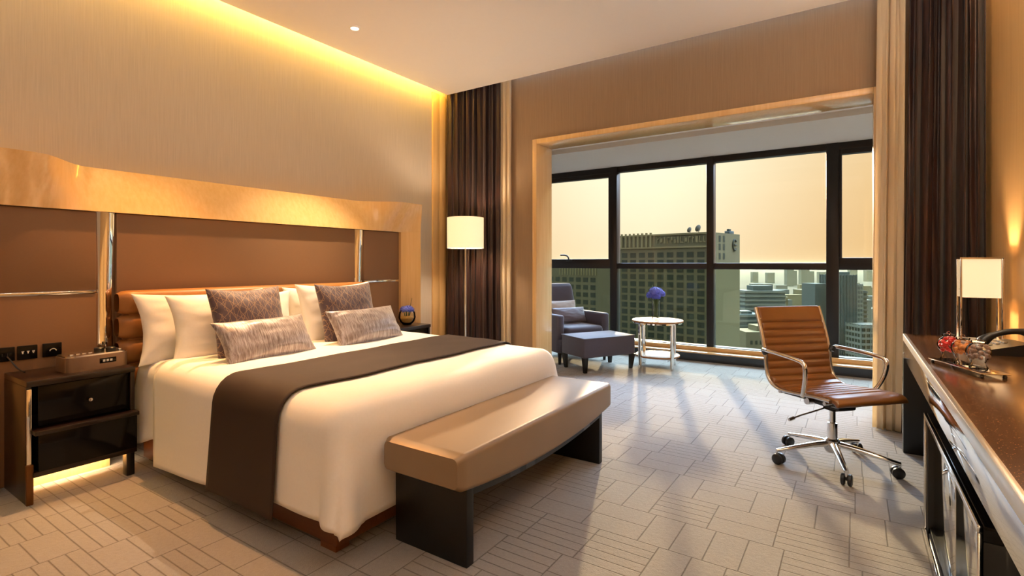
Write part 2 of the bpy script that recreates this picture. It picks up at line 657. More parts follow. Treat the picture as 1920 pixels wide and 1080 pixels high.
# ------------------------------------------------------------------ setting
WX = -4.04      # bed wall face
WY = 4.67       # wall with the opening
CZ = 3.15       # ceiling
RX = 0.745      # right wall face
struct(MB().box((-4.3, -2.7, -0.12), (1.4, 6.95, 0.0)).build('floor', M['carpet']))
struct(MB().box((-3.92, -2.6, CZ), (RX - 0.11, 4.565, CZ + 0.12)).build('ceiling', M['ceiling']))
struct(MB().box((-3.92, 4.50, CZ + 0.22), (RX - 0.11, WY, CZ + 0.3)).build('ceiling_curtain_pocket', M['ceiling']))
struct(MB().box((RX - 0.3, -2.6, CZ + 0.24), (RX + 0.2, WY, CZ + 0.36)).build('ceiling_cove_right', M['ceiling']))
struct(MB().box((-4.2, -2.6, CZ + 0.24), (-3.7, WY, CZ + 0.36)).build('ceiling_cove', M['ceiling']))
struct(MB().box((WX - 0.2, -2.6, 0), (WX, WY, CZ + 0.3)).build('wall_left', M['wall']))
struct(MB().box((WX - 0.2, -2.7, 0), (RX + 0.2, -2.6, CZ + 0.3)).build('wall_rear', M['wall']))
struct(MB().box((RX, -2.6, 0), (RX + 0.2, WY, CZ + 0.3)).build('wall_right', M['wall_veneer']))
OL, OR_, OT = -2.77, 0.125, 2.455     # clear opening
b = MB()
b.box((WX - 0.2, WY, 0), (OL - 0.03, WY + 0.3, CZ + 0.3))
b.box((OR_ + 0.03, WY, 0), (1.4, WY + 0.3, CZ + 0.3))
b.box((OL - 0.03, WY, OT + 0.03), (OR_ + 0.03, WY + 0.3, CZ + 0.3))
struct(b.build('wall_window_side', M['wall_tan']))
# glossy veneer lining of the opening
b = MB()
y0, y1 = WY - 0.022, WY + 0.31
b.box((OL - 0.05, y0, 0), (OL, y1, OT + 0.05), 0.004)
b.box((OR_, y0, 0), (OR_ + 0.05, y1, OT + 0.05), 0.004)
b.box((OL, y0, OT), (OR_, y1, OT + 0.05), 0.004)
struct(b.build('trim_1', M['wood']))
# veneer strip at the end of the bed wall
b = MB()
for i in range(2):
    b.box((WX, 4.43 + i * 0.115, 0), (WX + 0.022, 4.54 + i * 0.115, CZ + 0.02), 0.004)
struct(b.build('trim_2', M['wood']))
struct(MB().box((WX, -2.6, 0), (WX + 0.015, 4.42, 0.1), 0.004).build('baseboard_left', M['wood_dark']))
# bay
BX0, BX1, BY = -4.24, 1.30, 6.70
b = MB()
b.box((BX0 - 0.1, WY + 0.3, 0), (BX0, 6.95, 3.0))
struct(b.build('wall_bay_left', M['plaster']))
b = MB()
b.box((BX1, WY + 0.3, 0), (BX1 + 0.1, 6.95, 3.0))
struct(b.build('wall_bay_right', M['plaster']))
b = MB()
b.box((BX0, 5.55, 2.53), (BX1, 6.95, 2.7))
struct(b.build('ceiling_bay', M['plaster']))
b = MB()
b.box((BX0, WY + 0.3, 2.585), (BX1, 5.55, 2.7))
struct(b.build('ceiling_bay_recess', M['plaster_white']))
# curtain wall: posts, head, sill
MUL = [-4.04, -2.76, -1.486, -0.192, 1.09]
MW = [0.11, 0.10, 0.085, 0.12, 0.11]
b = MB()
for x, wd in zip(MUL, MW):
    b.box((x - wd / 2, BY, 0.0), (x + wd / 2, BY + 0.13, 2.53), 0.004)
b.box((BX0, BY + 0.01, 2.455), (BX1, BY + 0.12, 2.53), 0.004)
b.box((BX0, BY + 0.01, 0.10), (BX1, BY + 0.12, 0.172), 0.004)
b.box((BX0, BY + 0.02, 0.0), (BX1, BY + 0.12, 0.10))
struct(b.build('window_frame', M['frame']))
for i in range(4):
    x0, x1 = MUL[i] + MW[i] / 2, MUL[i + 1] - MW[i + 1] / 2
    win = bpy.data.objects.new('window_%d' % (i + 1), None)
    C.objects.link(win)
    struct(win)
    win.location = (x0, BY, 0)
    wd = x1 - x0
    side = i in (0, 3)
    b = MB()
    if side:
        b.box((0, 0.012, 1.13), (wd, 0.11, 1.262), 0.004)
        for a, c in (((0, 0.012, 1.262), (0.028, 0.1, 2.455)), ((wd - 0.028, 0.012, 1.262), (wd, 0.1, 2.455)), ((0.028, 0.012, 2.40), (wd - 0.028, 0.1, 2.455))):
            b.box(a, c, 0.003)
    else:
        b.box((0, 0.012, 1.128), (wd, 0.11, 1.205), 0.004)
    b.build('rail', M['frame'], win)
    MB().box((0, 0.06, 1.2), (wd, 0.066, 2.46)).build('upper_pane', M['glass'], win)
    MB().box((0, 0.06, 0.165), (wd, 0.066, 1.14)).build('lower_pane', M['glass_low'], win)
    if side:
        hx = wd * 0.46 if i == 0 else wd * 0.5
        b = MB()
        b.box((hx - 0.05, -0.004, 1.232), (hx + 0.05, 0.02, 1.262), 0.005)
        b.tube(bez((hx, 0.0, 1.25), (hx, -0.02, 1.31), (hx - 0.01, -0.03, 1.325), (hx - 0.12, -0.03, 1.32), 8), 0.011)
        b.build('handle', M['black_plastic'], win)
# low sill ledge and fascia
struct(MB().box((BX0, 6.53, 0.095), (BX1, BY, 0.115), 0.004).build('trim_3', M['wood_x']))
struct(MB().box((BX0, BY - 0.035, 0.115), (BX1, BY + 0.005, 0.165), 0.003).build('trim_4', M['wood_x']))
struct(MB().box((BX0, 6.545, 0), (BX1, 6.56, 0.095)).build('baseboard_bay', M['fascia']))

# ------------------------------------------------------------------ headboard wall panelling
HX = -3.79      # face of the panels
YC = 2.22       # bed axis
hp = thing('headboard_panel', 'wall panelling behind the bed with honey wood surround and taupe upholstered panels', 'headboard panelling', (WX, YC, 0))


def hx(x):
    return x - WX


def sstep(a, b_, x):
    t = max(0.0, min(1.0, (x - a) / (b_ - a)))
    return t * t * (3 - 2 * t)


def surround(u, v):
    # u along y, v around the section: back-bottom, front-bottom, front-top, back-top
    y = -1.60 + 3.20 * u
    lean = sstep(1.02, 1.34, abs(y))
    zt = 1.79
    xt = -3.90 + 0.29 * lean
    xb = HX + 0.025 + 0.135 * max(0.0, min(1.0, (abs(y) - 1.44) / 0.16))
    sec = [(WX + 0.005, 1.512), (xb, 1.512)]
    sec += [(xb + (xt - xb) * t ** 1.15, 1.512 + (zt - 1.512) * t) for t in (0.25, 0.5, 0.75, 1.0)]
    sec += [(WX + 0.005, zt)]
    i = min(len(sec) - 1, int(round(v * (len(sec) - 1))))
    return (hx(sec[i][0]), y, sec[i][1])


b = MB()
b.grid(surround, 90, 6)
b.build('wood_surround', M['wood'], hp, 40)
for s in (-1, 1):
    def leg(u, v, s=s):
        z = 1.512 * u
        lean = 1.0
        sec = [(WX + 0.005, 1.455), (HX + 0.03, 1.455), (HX + 0.09, 1.52), (HX + 0.16, 1.60), (WX + 0.005, 1.60)]
        x, y = sec[int(round(v * 4))]
        return (hx(x), s * y, z)
    MB().grid(leg, 6, 4).build('wood_side', M['wood'], hp, 40)
    MB().box((0.005, s * 1.015, 1.04), (hx(HX), s * 1.46, 1.51), 0.006).build('upper_upholstered_panel', M['upholstery'], hp)
    MB().box((0.005, s * 1.015, 0.0), (hx(HX), s * 1.46, 1.022), 0.006).build('lower_upholstered_panel', M['upholstery'], hp)
    MB().box((0.005, s * 1.02, 1.022), (hx(HX) + 0.004, s * 1.46, 1.04), 0.002).build('chrome_strip', M['chrome'], hp)

    def mir(u, v, s=s):
        t = v * 2 - 1
        bulge = 0.022 * (1 - t * t) + 0.008 * math.sin(u * 7 + 0.6)
        return (hx(HX) - 0.016 + bulge, s * (0.965 + 0.05 * t), 0.30 + 1.21 * u)
    MB().grid(mir, 40, 12).build('mirror_strip', M['mirror'], hp, 60)
MB().box((0.005, -0.913, 0.30), (hx(HX), 0.913, 1.51), 0.006).build('center_upholstered_panel', M['upholstery'], hp)

# sockets on the lower panel at the left
for i, (yy, kind) in enumerate(((0.80, 'a'), (0.893, 'b'), (0.998, 'c'))):
    lab = ['black wall socket plate at the left picture edge beside the cable', 'black switch plate with three small white marks, middle of the row', 'black switch plate with one pale curved mark nearest the bed'][i]
    t = thing('switch_plate', lab, 'switch', (HX + 0.001, yy, 0.712), 0, 'black plates above the left nightstand')
    MB().box((0, -0.042, -0.038), (0.01, 0.042, 0.038), 0.003).build('plate', M['black_gloss'], t)
    if kind == 'b':
        for j, dy in enumerate((-0.02, 0.002, 0.024)):
            q = MB()
            q.box((0.0095, dy - 0.003, -0.006), (0.0108, dy + 0.003, 0.004))
            q.box((0.0095, dy - 0.005, 0.004 if j < 2 else 0.001), (0.0108, dy + 0.006, 0.008))
            q.build('white_mark', M['white_mark'], t)
    if kind == 'c':
        q = MB()
        q.tube([(0.0105, 0.014 * math.cos(a) + 0.003, 0.012 * math.sin(a) - 0.006) for a in [PI * n / 8 for n in range(9)]], 0.0022, 6)
        q.build('white_mark', M['white_mark'], t)
    if kind == 'a':
        q = MB()
        for dy in (-0.008, 0.012):
            q.box((0.0095, dy - 0.002, -0.01), (0.0108, dy + 0.002, 0.004))
        q.build('socket_slots', M['black_plastic'], t)
q = MB()
q.tube(bez((HX + 0.014, 0.81, 0.70), (HX + 0.06, 0.82, 0.68), (HX + 0.03, 0.84, 0.63), (HX + 0.10, 0.86, 0.619), 10), 0.004, 8)
tag(q.build('power_cord', M['black_plastic']), 'thin black cord hanging from the wall socket to the left nightstand top', 'cord')

# ------------------------------------------------------------------ bed
YN, YF, XF = 1.345, 3.10, -1.715
bed = thing('bed', 'king size bed with white mattress, warm wood base and channelled bronze leather headboard', 'bed', (-2.65, YC, 0))
lx, ly = 2.65, -YC


def bl(a):
    return (a[0] + lx, a[1] + ly, a[2])


MB().box(bl((-3.60, 1.375, 0.025)), bl((-1.775, 3.075, 0.27)), 0.01).build('base', M['wood_dark'], bed)
for (x, y) in ((-1.84, 1.415), (-1.84, 3.035), (-3.54, 1.44), (-3.54, 3.01)):
    q = MB()
    q.prism([(x - 0.05 + lx, y - 0.035 + ly), (x + 0.05 + lx, y - 0.035 + ly), (x + 0.05 + lx, y + 0.035 + ly), (x - 0.05 + lx, y + 0.035 + ly)], 0.0, 0.2, 'Z')
    q.build('leg', M['wood_dark'] if x > -3 else M['black_wood'], bed)
MB().box(bl((-3.60, 1.365, 0.27)), bl((-1.75, 3.08, 0.575)), 0.06, 4).build('mattress', M['linen'], bed)
# padded headboard of horizontal channels
hb = bpy.data.objects.new('headboard', None)


def channel(z0, z1):
    def f(u, v):
        y = -0.945 + 1.89 * u
        a = 2 * PI * v
        cx, cz = math.cos(a), math.sin(a)
        ex = abs(cx) ** 0.6 * (1 if cx > 0 else -1)
        ez = abs(cz) ** 0.6 * (1 if cz > 0 else -1)
        end = min(1.0, (min(u, 1 - u) / 0.03)) ** 0.4 if min(u, 1 - u) < 0.03 else 1.0
        return (-3.70 + lx + 0.075 * ex * (0.5 + 0.5 * end), y, (z0 + z1) / 2 + (z1 - z0) / 2 * ez * (0.75 + 0.25 * end))
    q = MB()
    q.grid(f, 60, 24, False, True)
    return q


for i in range(4):
    z1 = 1.035 - i * 0.148
    q = channel(z1 - 0.147, z1)
    for zz in (0, 1):
        pass
    q.build('headboard_channel', M['head_leather'], bed, 60)
MB().box((-3.775 + lx, -0.90, 0.30), (-3.66 + lx, 0.90, 1.0), 0.02).build('headboard_core', M['head_leather'], bed)

# draped cloths ------------------------------------------------
RHO = 0.075


def ztop(x):
    return 0.612 - 0.026 * (x + 3.5) / 1.8


def cloth(a, bx, off, flare=0.02, seed=0.0, puff=0.010):
    """a: arc position across (y before folding), bx: arc position along x; returns folded point"""
    yn, yf, xf = YN + RHO - off * 0, YF - RHO, XF - RHO
    da = (yn - a) if a < yn else ((a - yf) if a > yf else 0.0)
    sg = -1 if a < yn else 1
    db = max(0.0, bx - xf)
    pwr = 16.0
    r = (da ** pwr + db ** pwr) ** (1 / pwr) if da + db > 0 else 0.0
    x, y = min(bx, xf), min(max(a, yn), yf)
    rr = RHO + off
    q = r / RHO
    if q < PI / 2:
        o, d = rr * math.sin(q), rr * (1 - math.cos(q))
    else:
        o, d = rr, rr + (r - RHO * PI / 2)
    th = math.atan2(da, db) if r > 0 else 0.0
    cx, cy = (math.cos(th), math.sin(th)) if r > 0 else (0, 0)
    fall = max(0.0, d - RHO) / 0.45
    corner = math.sin(2 * th) ** 2 if r > 0 else 0.0
    if db > 0 and da == 0:
        fl = 0.0
    else:
        fl = flare * fall * (1 - 0.6 * cx) + 0.085 * fall * corner
    fold = 0.010 * fall * math.sin(bx * 9.0 + seed + 3 * noise.noise(Vector((bx * 2, 0.3, seed)))) + 0.012 * fall * noise.noise(Vector((bx * 3, y * 3, seed)))
    o += fl + (fold if cx < 0.7 else 0.0)
    nz = puff * noise.noise(Vector((bx * 2.3 + seed, a * 2.3, 1.7))) + puff * 0.4 * noise.noise(Vector((bx * 7 + seed, a * 5.0, 4.7)))
    return Vector((x + o * cx, y + sg * o * cy, ztop(x) + off + nz * (1 - min(1, fall * 2)) - d))


def drape(name, x0, x1, off, dn, dfar, nu, nv, m, foot=0.0, flare=0.02, seed=0.0, headslant=0.0, solid=0.012):
    """dn(x): length of the near side fall; x1 is the end along x (may run past the foot edge)"""
    def f(u, v):
        bx = x0 + (x1 - x0) * u
        n_ = dn(min(bx, XF))
        a = (YN + RHO - n_) + (YF - RHO + dfar - (YN + RHO - n_)) * v
        if headslant and a < YN + RHO:
            bx += headslant * (YN + RHO - a) * (1 - u)
        return cloth(a, bx, off, flare, seed)
    q = MB()
    q.grid(f, nu, nv)
    return q.build(name, m, None, 60, solid=solid)


sheet = drape('bed_sheet', -3.57, -3.12, 0.008, lambda x: 0.50 - 0.25 * sstep(-3.5, -3.2, x) * 0.3, 0.5, 14, 110, M['linen'], flare=0.05, seed=3.1, solid=0.006)
tag(sheet, 'white under sheet hanging out at the head of the bed beside the dark nightstand', 'sheet')
duvet = drape('duvet', -3.30, XF - RHO + 0.49, 0.028, lambda x: 0.575 - 0.115 * sstep(-3.3, -1.9, x), 0.55, 76, 120, M['linen'], flare=0.025, seed=0.4, headslant=0.12, solid=0.02)
tag(duvet, 'white duvet spread over the bed and hanging down its sides', 'duvet')
run = drape('bed_runner', -2.60, -2.06, 0.052, lambda x: 0.53, 0.52, 26, 130, M['runner'], flare=0.03, seed=0.4, solid=0.006)
tag(run, 'dark brown cloth runner laid across the white duvet', 'bed runner')


# ------------------------------------------------------------------ pillows and cushions
def pillow(name, wd, ht, tk, m, loc, lean, yaw, label, cat, seed, group, pinch=0.11, roll=0.0, welt=None, pw_=0.62):
    """soft pillow standing on its lower edge at loc; thickness along x"""
    n = 34
    V = {}
    q = MB()

    def side(sg):
        def f(u, v):
            a, c = u * 2 - 1, v * 2 - 1
            # even spacing towards the rim
            a = math.sin(a * PI / 2)
            c = math.sin(c * PI / 2)
            y = wd / 2 * a * (1 - pinch * (1 - c * c) * abs(a) ** 2)
            z = ht / 2 * c * (1 - pinch * 1.15 * (1 - a * a) * abs(c) ** 2)
            th = tk / 2 * (max(0.0, (1 - a * a)) * max(0.0, (1 - c * c))) ** (pw_ * 0.72)
            th *= 1 + 0.10 * noise.noise(Vector((a * 1.6 + seed, c * 1.6, sg * 2.0)))
            wr = 0.006 * noise.noise(Vector((a * 4 + seed, c * 6, 3.3 * sg))) * min(1, th / (tk * 0.2))
            return (sg * (th + wr), y, z + ht / 2 - 0.012 * ht * (1 - a * a) * (1 - c))
        return f
    q.grid(side(1), n, n)
    q.grid(side(-1), n, n)
    bmesh.ops.remove_doubles(q.bm, verts=q.bm.verts[:], dist=1e-4)
    o = q.build(name, m, None, 80)
    o.location = loc
    o.rotation_euler = (roll, -lean, yaw)
    tag(o, label, cat, group)
    return o


G1 = 'white sleeping pillows against the headboard'
pillow('pillow', 0.84, 0.43, 0.19, M['linen'], (-3.475, 1.715, 0.60), R(12), R(3), 'white pillow nearest the left nightstand, against the headboard', 'pillow', 1.0, G1)
pillow('pillow', 0.80, 0.42, 0.19, M['linen'], (-3.28, 1.80, 0.60), R(13), R(-2), 'white pillow directly behind the left plum cushion', 'pillow', 2.0, G1)
pillow('pillow', 0.74, 0.43, 0.19, M['linen'], (-3.475, 2.64, 0.60), R(12), R(-2), 'white pillow against the headboard at the far side of the bed', 'pillow', 3.0, G1)
pillow('pillow', 0.70, 0.46, 0.19, M['linen'], (-3.285, 2.60, 0.60), R(13), R(2), 'white pillow directly behind the right plum cushion', 'pillow', 4.0, G1)
pillow('square_cushion', 0.49, 0.46, 0.17, M['plum'], (-3.09, 1.80, 0.61), R(17), R(4), 'square plum cushion with tan branch pattern on the near side of the bed', 'cushion', 5.0, 'plum square cushions', 0.09)
pillow('square_cushion', 0.49, 0.46, 0.17, M['plum'], (-3.095, 2.55, 0.61), R(17), R(-2), 'square plum cushion with tan branch pattern on the far side of the bed', 'cushion', 6.0, 'plum square cushions', 0.09)
pillow('bolster_cushion', 0.63, 0.285, 0.17, M['streak'], (-2.91, 1.815, 0.62), R(32), R(6), 'long silvery streaked cushion propped before the near plum cushion', 'cushion', 7.0, 'silvery oblong cushions', 0.10)
pillow('bolster_cushion', 0.64, 0.285, 0.17, M['streak'], (-2.92, 2.585, 0.62), R(30), R(3), 'long silvery streaked cushion propped before the far plum cushion', 'cushion', 8.0, 'silvery oblong cushions', 0.10)

# ------------------------------------------------------------------ nightstands
ns = thing('nightstand', 'dark glossy nightstand left of the bed with yellow light glowing beneath it', 'nightstand', (-3.60, 1.04, 0), 0, 'dark lacquered nightstands')
yl, yr = -0.24, 0.225
MB().box((-0.185, yl, 0.585), (0.195, yr, 0.615), 0.004).build('top', M['espresso'], ns)
MB().box((-0.185, yl, 0.0), (0.185, yl + 0.022, 0.585), 0.003).build('side_panel', M['espresso'], ns)
MB().box((-0.185, yr - 0.022, 0.12), (0.185, yr, 0.585), 0.003).build('side_panel', M['espresso'], ns)
MB().box((-0.185, yl + 0.022, 0.13), (-0.17, yr - 0.022, 0.585)).build('back_panel', M['espresso'], ns)
MB().box((-0.17, yl + 0.022, 0.345), (0.235, yr + 0.005, 0.368), 0.004).build('shelf', M['espresso'], ns)
dr = MB().box((0.150, yl + 0.05, 0.378), (0.168, yr - 0.024, 0.580), 0.003).build('upper_drawer', M['black_gloss'], ns)
MB().lathe([(0, 0.0), (0.004, 0.0), (0.004, 0.012), (0.009, 0.014), (0.009, 0.022), (0, 0.024)], n=16).build('knob', M['chrome'], dr, loc=(0.168, 0.02, 0.47), rot=(0, R(90), 0))
dr = MB().box((-0.16, yl + 0.04, 0.16), (0.218, yr + 0.0, 0.345), 0.004).build('lower_drawer', M['black_gloss'], ns)
MB().box((-0.17, yl + 0.022, 0.135), (0.215, yr, 0.16), 0.003).build('bottom_board', M['espresso'], ns)
MB().box((0.186, yl + 0.001, 0.20), (0.196, yl + 0.02, 0.575), 0.003).build('chrome_strip', M['chrome'], ns)
MB().box((0.178, yl - 0.002, 0.0), (0.203, yl + 0.026, 0.20), 0.004).build('brass_foot', M['gold'], ns)
MB().box((0.13, yr - 0.04, 0.0), (0.185, yr, 0.135), 0.004).build('rear_leg', M['black_wood'], ns)
MB().box((-0.12, yl + 0.022, 0.0), (-0.08, yr - 0.03, 0.134)).build('plinth', M['wood'], ns)
MB().box((-0.05, yl + 0.05, 0.128), (-0.03, yr - 0.06, 0.1345)).build('led_strip', M['ledglow'], ns)
light('nightstand_led_light', 'AREA', (-3.64, 1.03, 0.122), 4.0, WARM2, (0, R(62), 0), shape='RECTANGLE', size=0.02, size_y=0.38)
dup(ns, (-3.60, 3.50, 0), None, 'dark glossy nightstand beyond the bed carrying the bowl of blue flowers')

# clock radio on the left nightstand
cr = thing('clock_radio', 'silver docking clock radio on the left nightstand', 'clock radio', (-3.565, 1.115, 0.6155), R(4))
q = MB()
poly = []
for (cx, cy, a0) in ((0.05, 0.11, 0), (-0.05, 0.11, 90), (-0.05, -0.11, 180), (0.05, -0.11, 270)):
    for i in range(7):
        a = R(a0 + 15 * i)
        poly.append((cx + 0.035 * math.cos(a), cy + 0.035 * math.sin(a)))
q.prism(poly, 0.0, 0.078, 'Z')
q.build('body', M['radio'], cr, 40)
q = MB()
q.prism([(x * 0.94, y * 0.97) for x, y in poly], 0.078, 0.086, 'Z')
q.build('top_plate', M['alu'], cr, 40)
q = MB().box((0.080, 0.0, 0.03), (0.087, 0.08, 0.058), 0.002).build('display', M['black_gloss'], cr)
q = MB()
for i in range(3):
    q.box((0.0865, 0.015 + 0.017 * i, 0.038), (0.0878, 0.026 + 0.017 * i, 0.05))
q.build('display_digits', M['white_mark'], cr)
for i, (x, y) in enumerate(((-0.02, 0.04), (0.01, 0.085))):
    MB().lathe([(0, 0), (0.024, 0), (0.024, 0.016), (0.02, 0.02), (0, 0.02)], (x, y, 0.086), 24).build('dial', M['black_plastic'], cr, 40)
MB().box((-0.04, 0.115, 0.086), (0.03, 0.13, 0.094), 0.003).build('dock_bar', M['chrome'], cr)
for i in range(4):
    MB().box((0.0, -0.11 + 0.028 * i, 0.086), (0.02, -0.092 + 0.028 * i, 0.0895), 0.001).build('button', M['chrome'], cr)


# ------------------------------------------------------------------ blue hydrangeas
def hydrangea(parent, c, rad, n, m, seed, squash=0.8):
    rnd_ = random.Random(seed)
    q = MB()
    for i in range(n):
        z = 1 - 2 * (i + 0.5) / n * 0.82
        ph = i * 2.39996
        rr = math.sqrt(max(0, 1 - z * z))
        nrm = Vector((rr * math.cos(ph), rr * math.sin(ph), z))
        p = Vector((nrm.x * rad, nrm.y * rad, nrm.z * rad * squash)) * rnd_.uniform(0.88, 1.06)
        tx = nrm.orthogonal().normalized()
        ty = nrm.cross(tx)
        a0 = rnd_.uniform(0, PI)
        s = rad * rnd_.uniform(0.26, 0.36)
        for j in range(4):
            a = a0 + j * PI / 2
            d = tx * math.cos(a) + ty * math.sin(a)
            e_ = tx * math.cos(a + PI / 2) + ty * math.sin(a + PI / 2)
            vs = [p, p + d * s * 0.55 + e_ * s * 0.42 + nrm * s * 0.2, p + d * s + nrm * s * 0.1, p + d * s * 0.55 - e_ * s * 0.42 + nrm * s * 0.2]
            q.bm.faces.new([q.bm.verts.new(v) for v in vs])
    q.lathe([(0, -rad * squash * 0.6), (rad * 0.62, -rad * squash * 0.4), (rad * 0.8, 0), (rad * 0.55, rad * squash * 0.6), (0, rad * squash * 0.8)], n=14)
    return q.build('blossom', m, parent, 25, loc=c)


M['petal'] = simple('blue_violet_petals', srgb(112, 124, 224), 0.6, vary=0.35, scale=30)
M['petal_dark'] = simple('deep_blue_petals', srgb(80, 92, 200), 0.6, vary=0.3, scale=30)
M['stem'] = simple('green_stems', srgb(64, 84, 40), 0.6, vary=0.3)
M['moss'] = simple('straw_filling', srgb(170, 130, 62), 0.8, vary=0.3, scale=60, bump=0.6)

fb = thing('flower_bowl', 'round glass bowl of blue flowers on the far nightstand', 'flower bowl', (-3.57, 3.57, 0.6155))
MB().lathe([(0, 0), (0.04, 0), (0.07, 0.03), (0.082, 0.07), (0.075, 0.115), (0.062, 0.14), (0.059, 0.14), (0.071, 0.115), (0.078, 0.07), (0.066, 0.032), (0.038, 0.005), (0, 0.005)], n=32).build('bowl', M['clear'], fb, 60)
MB().lathe([(0, 0.006), (0.036, 0.008), (0.062, 0.034), (0.07, 0.06), (0.05, 0.08), (0, 0.084)], n=24).build('filling', M['moss'], fb, 60)
q = MB()
for i in range(7):
    a = i * 0.9
    q.tube([(0.02 * math.cos(a), 0.02 * math.sin(a), 0.07), (0.035 * math.cos(a), 0.035 * math.sin(a), 0.13)], 0.003, 6)
q.tube([(0.01, 0.02, 0.12), (0.015, 0.04, 0.22), (0.02, 0.045, 0.25)], 0.0022, 6)
q.build('stems', M['stem'], fb)
for i in range(4):
    a = i * PI / 2 + 0.4
    hydrangea(fb, (0.034 * math.cos(a), 0.034 * math.sin(a), 0.14 + 0.008 * (i % 2)), 0.038, 34, M['petal'] if i % 2 else M['petal_dark'], 20 + i)

# ------------------------------------------------------------------ bench at the foot of the bed
bn = thing('bench', 'bronze leather bench with black panel legs at the foot of the bed', 'bench', (-1.45, 2.245, 0))


def seatpt(u, v):
    y = -0.735 + 1.47 * u
    zb = 0.328 - 0.055 * (1 - (2 * u - 1) ** 2)
    x0, x1, z1, r = -0.205, 0.215, 0.468, 0.022
    e_ = min(u, 1 - u)
    sh = 0.0 if e_ > 0.015 else 0.012 * (1 - e_ / 0.015)
    x0 += sh
    x1 -= sh
    z1 -= sh
    zb += sh
    pts = []
    for (cx, cz, a0) in ((x1 - r, z1 - r, 0), (x0 + r, z1 - r, 90), (x0 + r, zb + r, 180), (x1 - r, zb + r, 270)):
        for i in range(5):
            a = R(a0 + 22.5 * i)
            pts.append((cx + r * math.cos(a), cz + r * math.sin(a)))
    # slight crown of the top
    i = int(round(v * len(pts))) % len(pts)
    px, pz = pts[i]
    return (px, y, pz)


q = MB()
q.grid(seatpt, 60, 20, False, True)
for rim in (0, -1):
    pass
bmesh.ops.holes_fill(q.bm, edges=[e_ for e_ in q.bm.edges if e_.is_boundary], sides=0)
q.build('seat', M['bench'], bn, 40)
q = MB()
for i in range(28):
    u0, u1 = i / 28, (i + 1) / 28
    a, c = -0.615 + 1.23 * u0, -0.615 + 1.23 * u1
    f = lambda yy: 0.328 - 0.055 * (1 - (yy / 0.735) ** 2)
    q.prism([(a, f(a) - 0.032), (c, f(c) - 0.032), (c, f(c) + 0.004), (a, f(a) + 0.004)], -0.16, 0.185, 'X')
bmesh.ops.remove_doubles(q.bm, verts=q.bm.verts[:], dist=1e-5)
q.build('frame_rail', M['black_wood'], bn)
for s in (-1, 1):
    q = MB().box((-0.21, s * 0.655, 0.0), (0.185, s * 0.61, 0.345), 0.004)
    q.build('leg', M['black_wood'], bn)

# ------------------------------------------------------------------ floor lamp
fl = thing('floor_lamp', 'lit floor lamp with white drum shade in the corner by the dark curtain', 'floor lamp', (-3.40, 4.25, 0))
MB().lathe([(0, 0), (0.14, 0), (0.14, 0.012), (0.13, 0.02), (0.02, 0.026), (0, 0.026)]).build('base', M['chrome'], fl, 40)
MB().lathe([(0, 0.02), (0.011, 0.02), (0.011, 1.62), (0, 1.62)], n=16).build('pole', M['chrome'], fl, 40)
MB().lathe([(0.192, 1.36), (0.192, 1.68), (0.188, 1.68), (0.188, 1.36), (0.192, 1.36)], n=64).build('shade', M['shade'], fl, 40)
q = MB()
for i in range(3):
    a = i * 2 * PI / 3
    q.tube([(0, 0, 1.62), (0.188 * math.cos(a), 0.188 * math.sin(a), 1.62)], 0.003, 6)
q.build('shade_spider', M['chrome'], fl)
light('floor_lamp_bulb', 'POINT', (-3.40, 4.25, 1.52), 30.0, (1.0, 0.78, 0.56), shadow_soft_size=0.05)


# ------------------------------------------------------------------ curtains
def curtain(name, x0, x1, y, z0, z1, folds, amp, m, seed, label, cat, top=(0.0, 0.0), solid=0.004, group=None):
    """top: inset of the left/right edge at the top of the curtain"""
    rnd_ = random.Random(seed)
    ph = [rnd_.uniform(0, 6.28) for _ in range(6)]

    def f(u, v):
        z = z0 + (z1 - z0) * v
        a, c = x0 + top[0] * v, x1 + top[1] * v
        uu = u + 0.012 * math.sin(9 * u + ph[0]) + 0.008 * noise.noise(Vector((u * 6, v * 1.3, seed)))
        x = a + (c - a) * u + 0.010 * math.sin(uu * folds * 4 * PI + ph[1])
        k_ = 0.75 + 0.25 * math.sin(u * 11 + ph[2])
        yy = 0.55 * amp * math.sin(uu * folds * 3.3 * PI + ph[4] + 0.8 * math.sin(u * 5 + ph[5])) * (0.6 + 0.4 * math.sin(u * 17 + ph[0]))
        yy += amp * k_ * math.sin(uu * folds * 2 * PI + 0.5 * noise.noise(Vector((u * 4, v * 2, seed + 3.0)))) + 0.3 * amp * math.sin(uu * folds * 4 * PI + ph[3] + v * 2)
        yy += 0.012 * noise.noise(Vector((u * 9, v * 5, seed)))
        return (x, y + yy * (0.8 + 0.35 * (1 - v)), z)
    q = MB()
    q.grid(f, int(folds * 18), 40)
    o = q.build(name, m, None, 80, solid=solid)
    return tag(o, label, cat, group)


curtain('curtain', -3.965, -3.21, 4.615, 0.01, CZ + 0.10, 9, 0.026, M['satin'], 3, 'dark aubergine satin curtain in the corner behind the floor lamp', 'curtain', group='dark satin curtains')
curtain('curtain', 0.275, 0.725, 4.50, 0.01, CZ, 6.5, 0.045, M['satin'], 8, 'dark aubergine satin curtain behind the desk by the right wall', 'curtain', (0.05, 0.0), group='dark satin curtains')
curtain('sheer_curtain', -3.20, -3.075, 4.625, 0.01, CZ + 0.10, 2.2, 0.014, M['sheer'], 11, 'narrow ivory sheer curtain beside the dark curtain in the corner', 'sheer curtain', group='ivory sheer curtains')
curtain('sheer_curtain', 0.125, 0.285, 4.565, 0.01, CZ, 3, 0.022, M['sheer'], 13, 'ivory sheer curtain beside the dark curtain near the desk', 'sheer curtain', (0.03, 0.02), group='ivory sheer curtains')

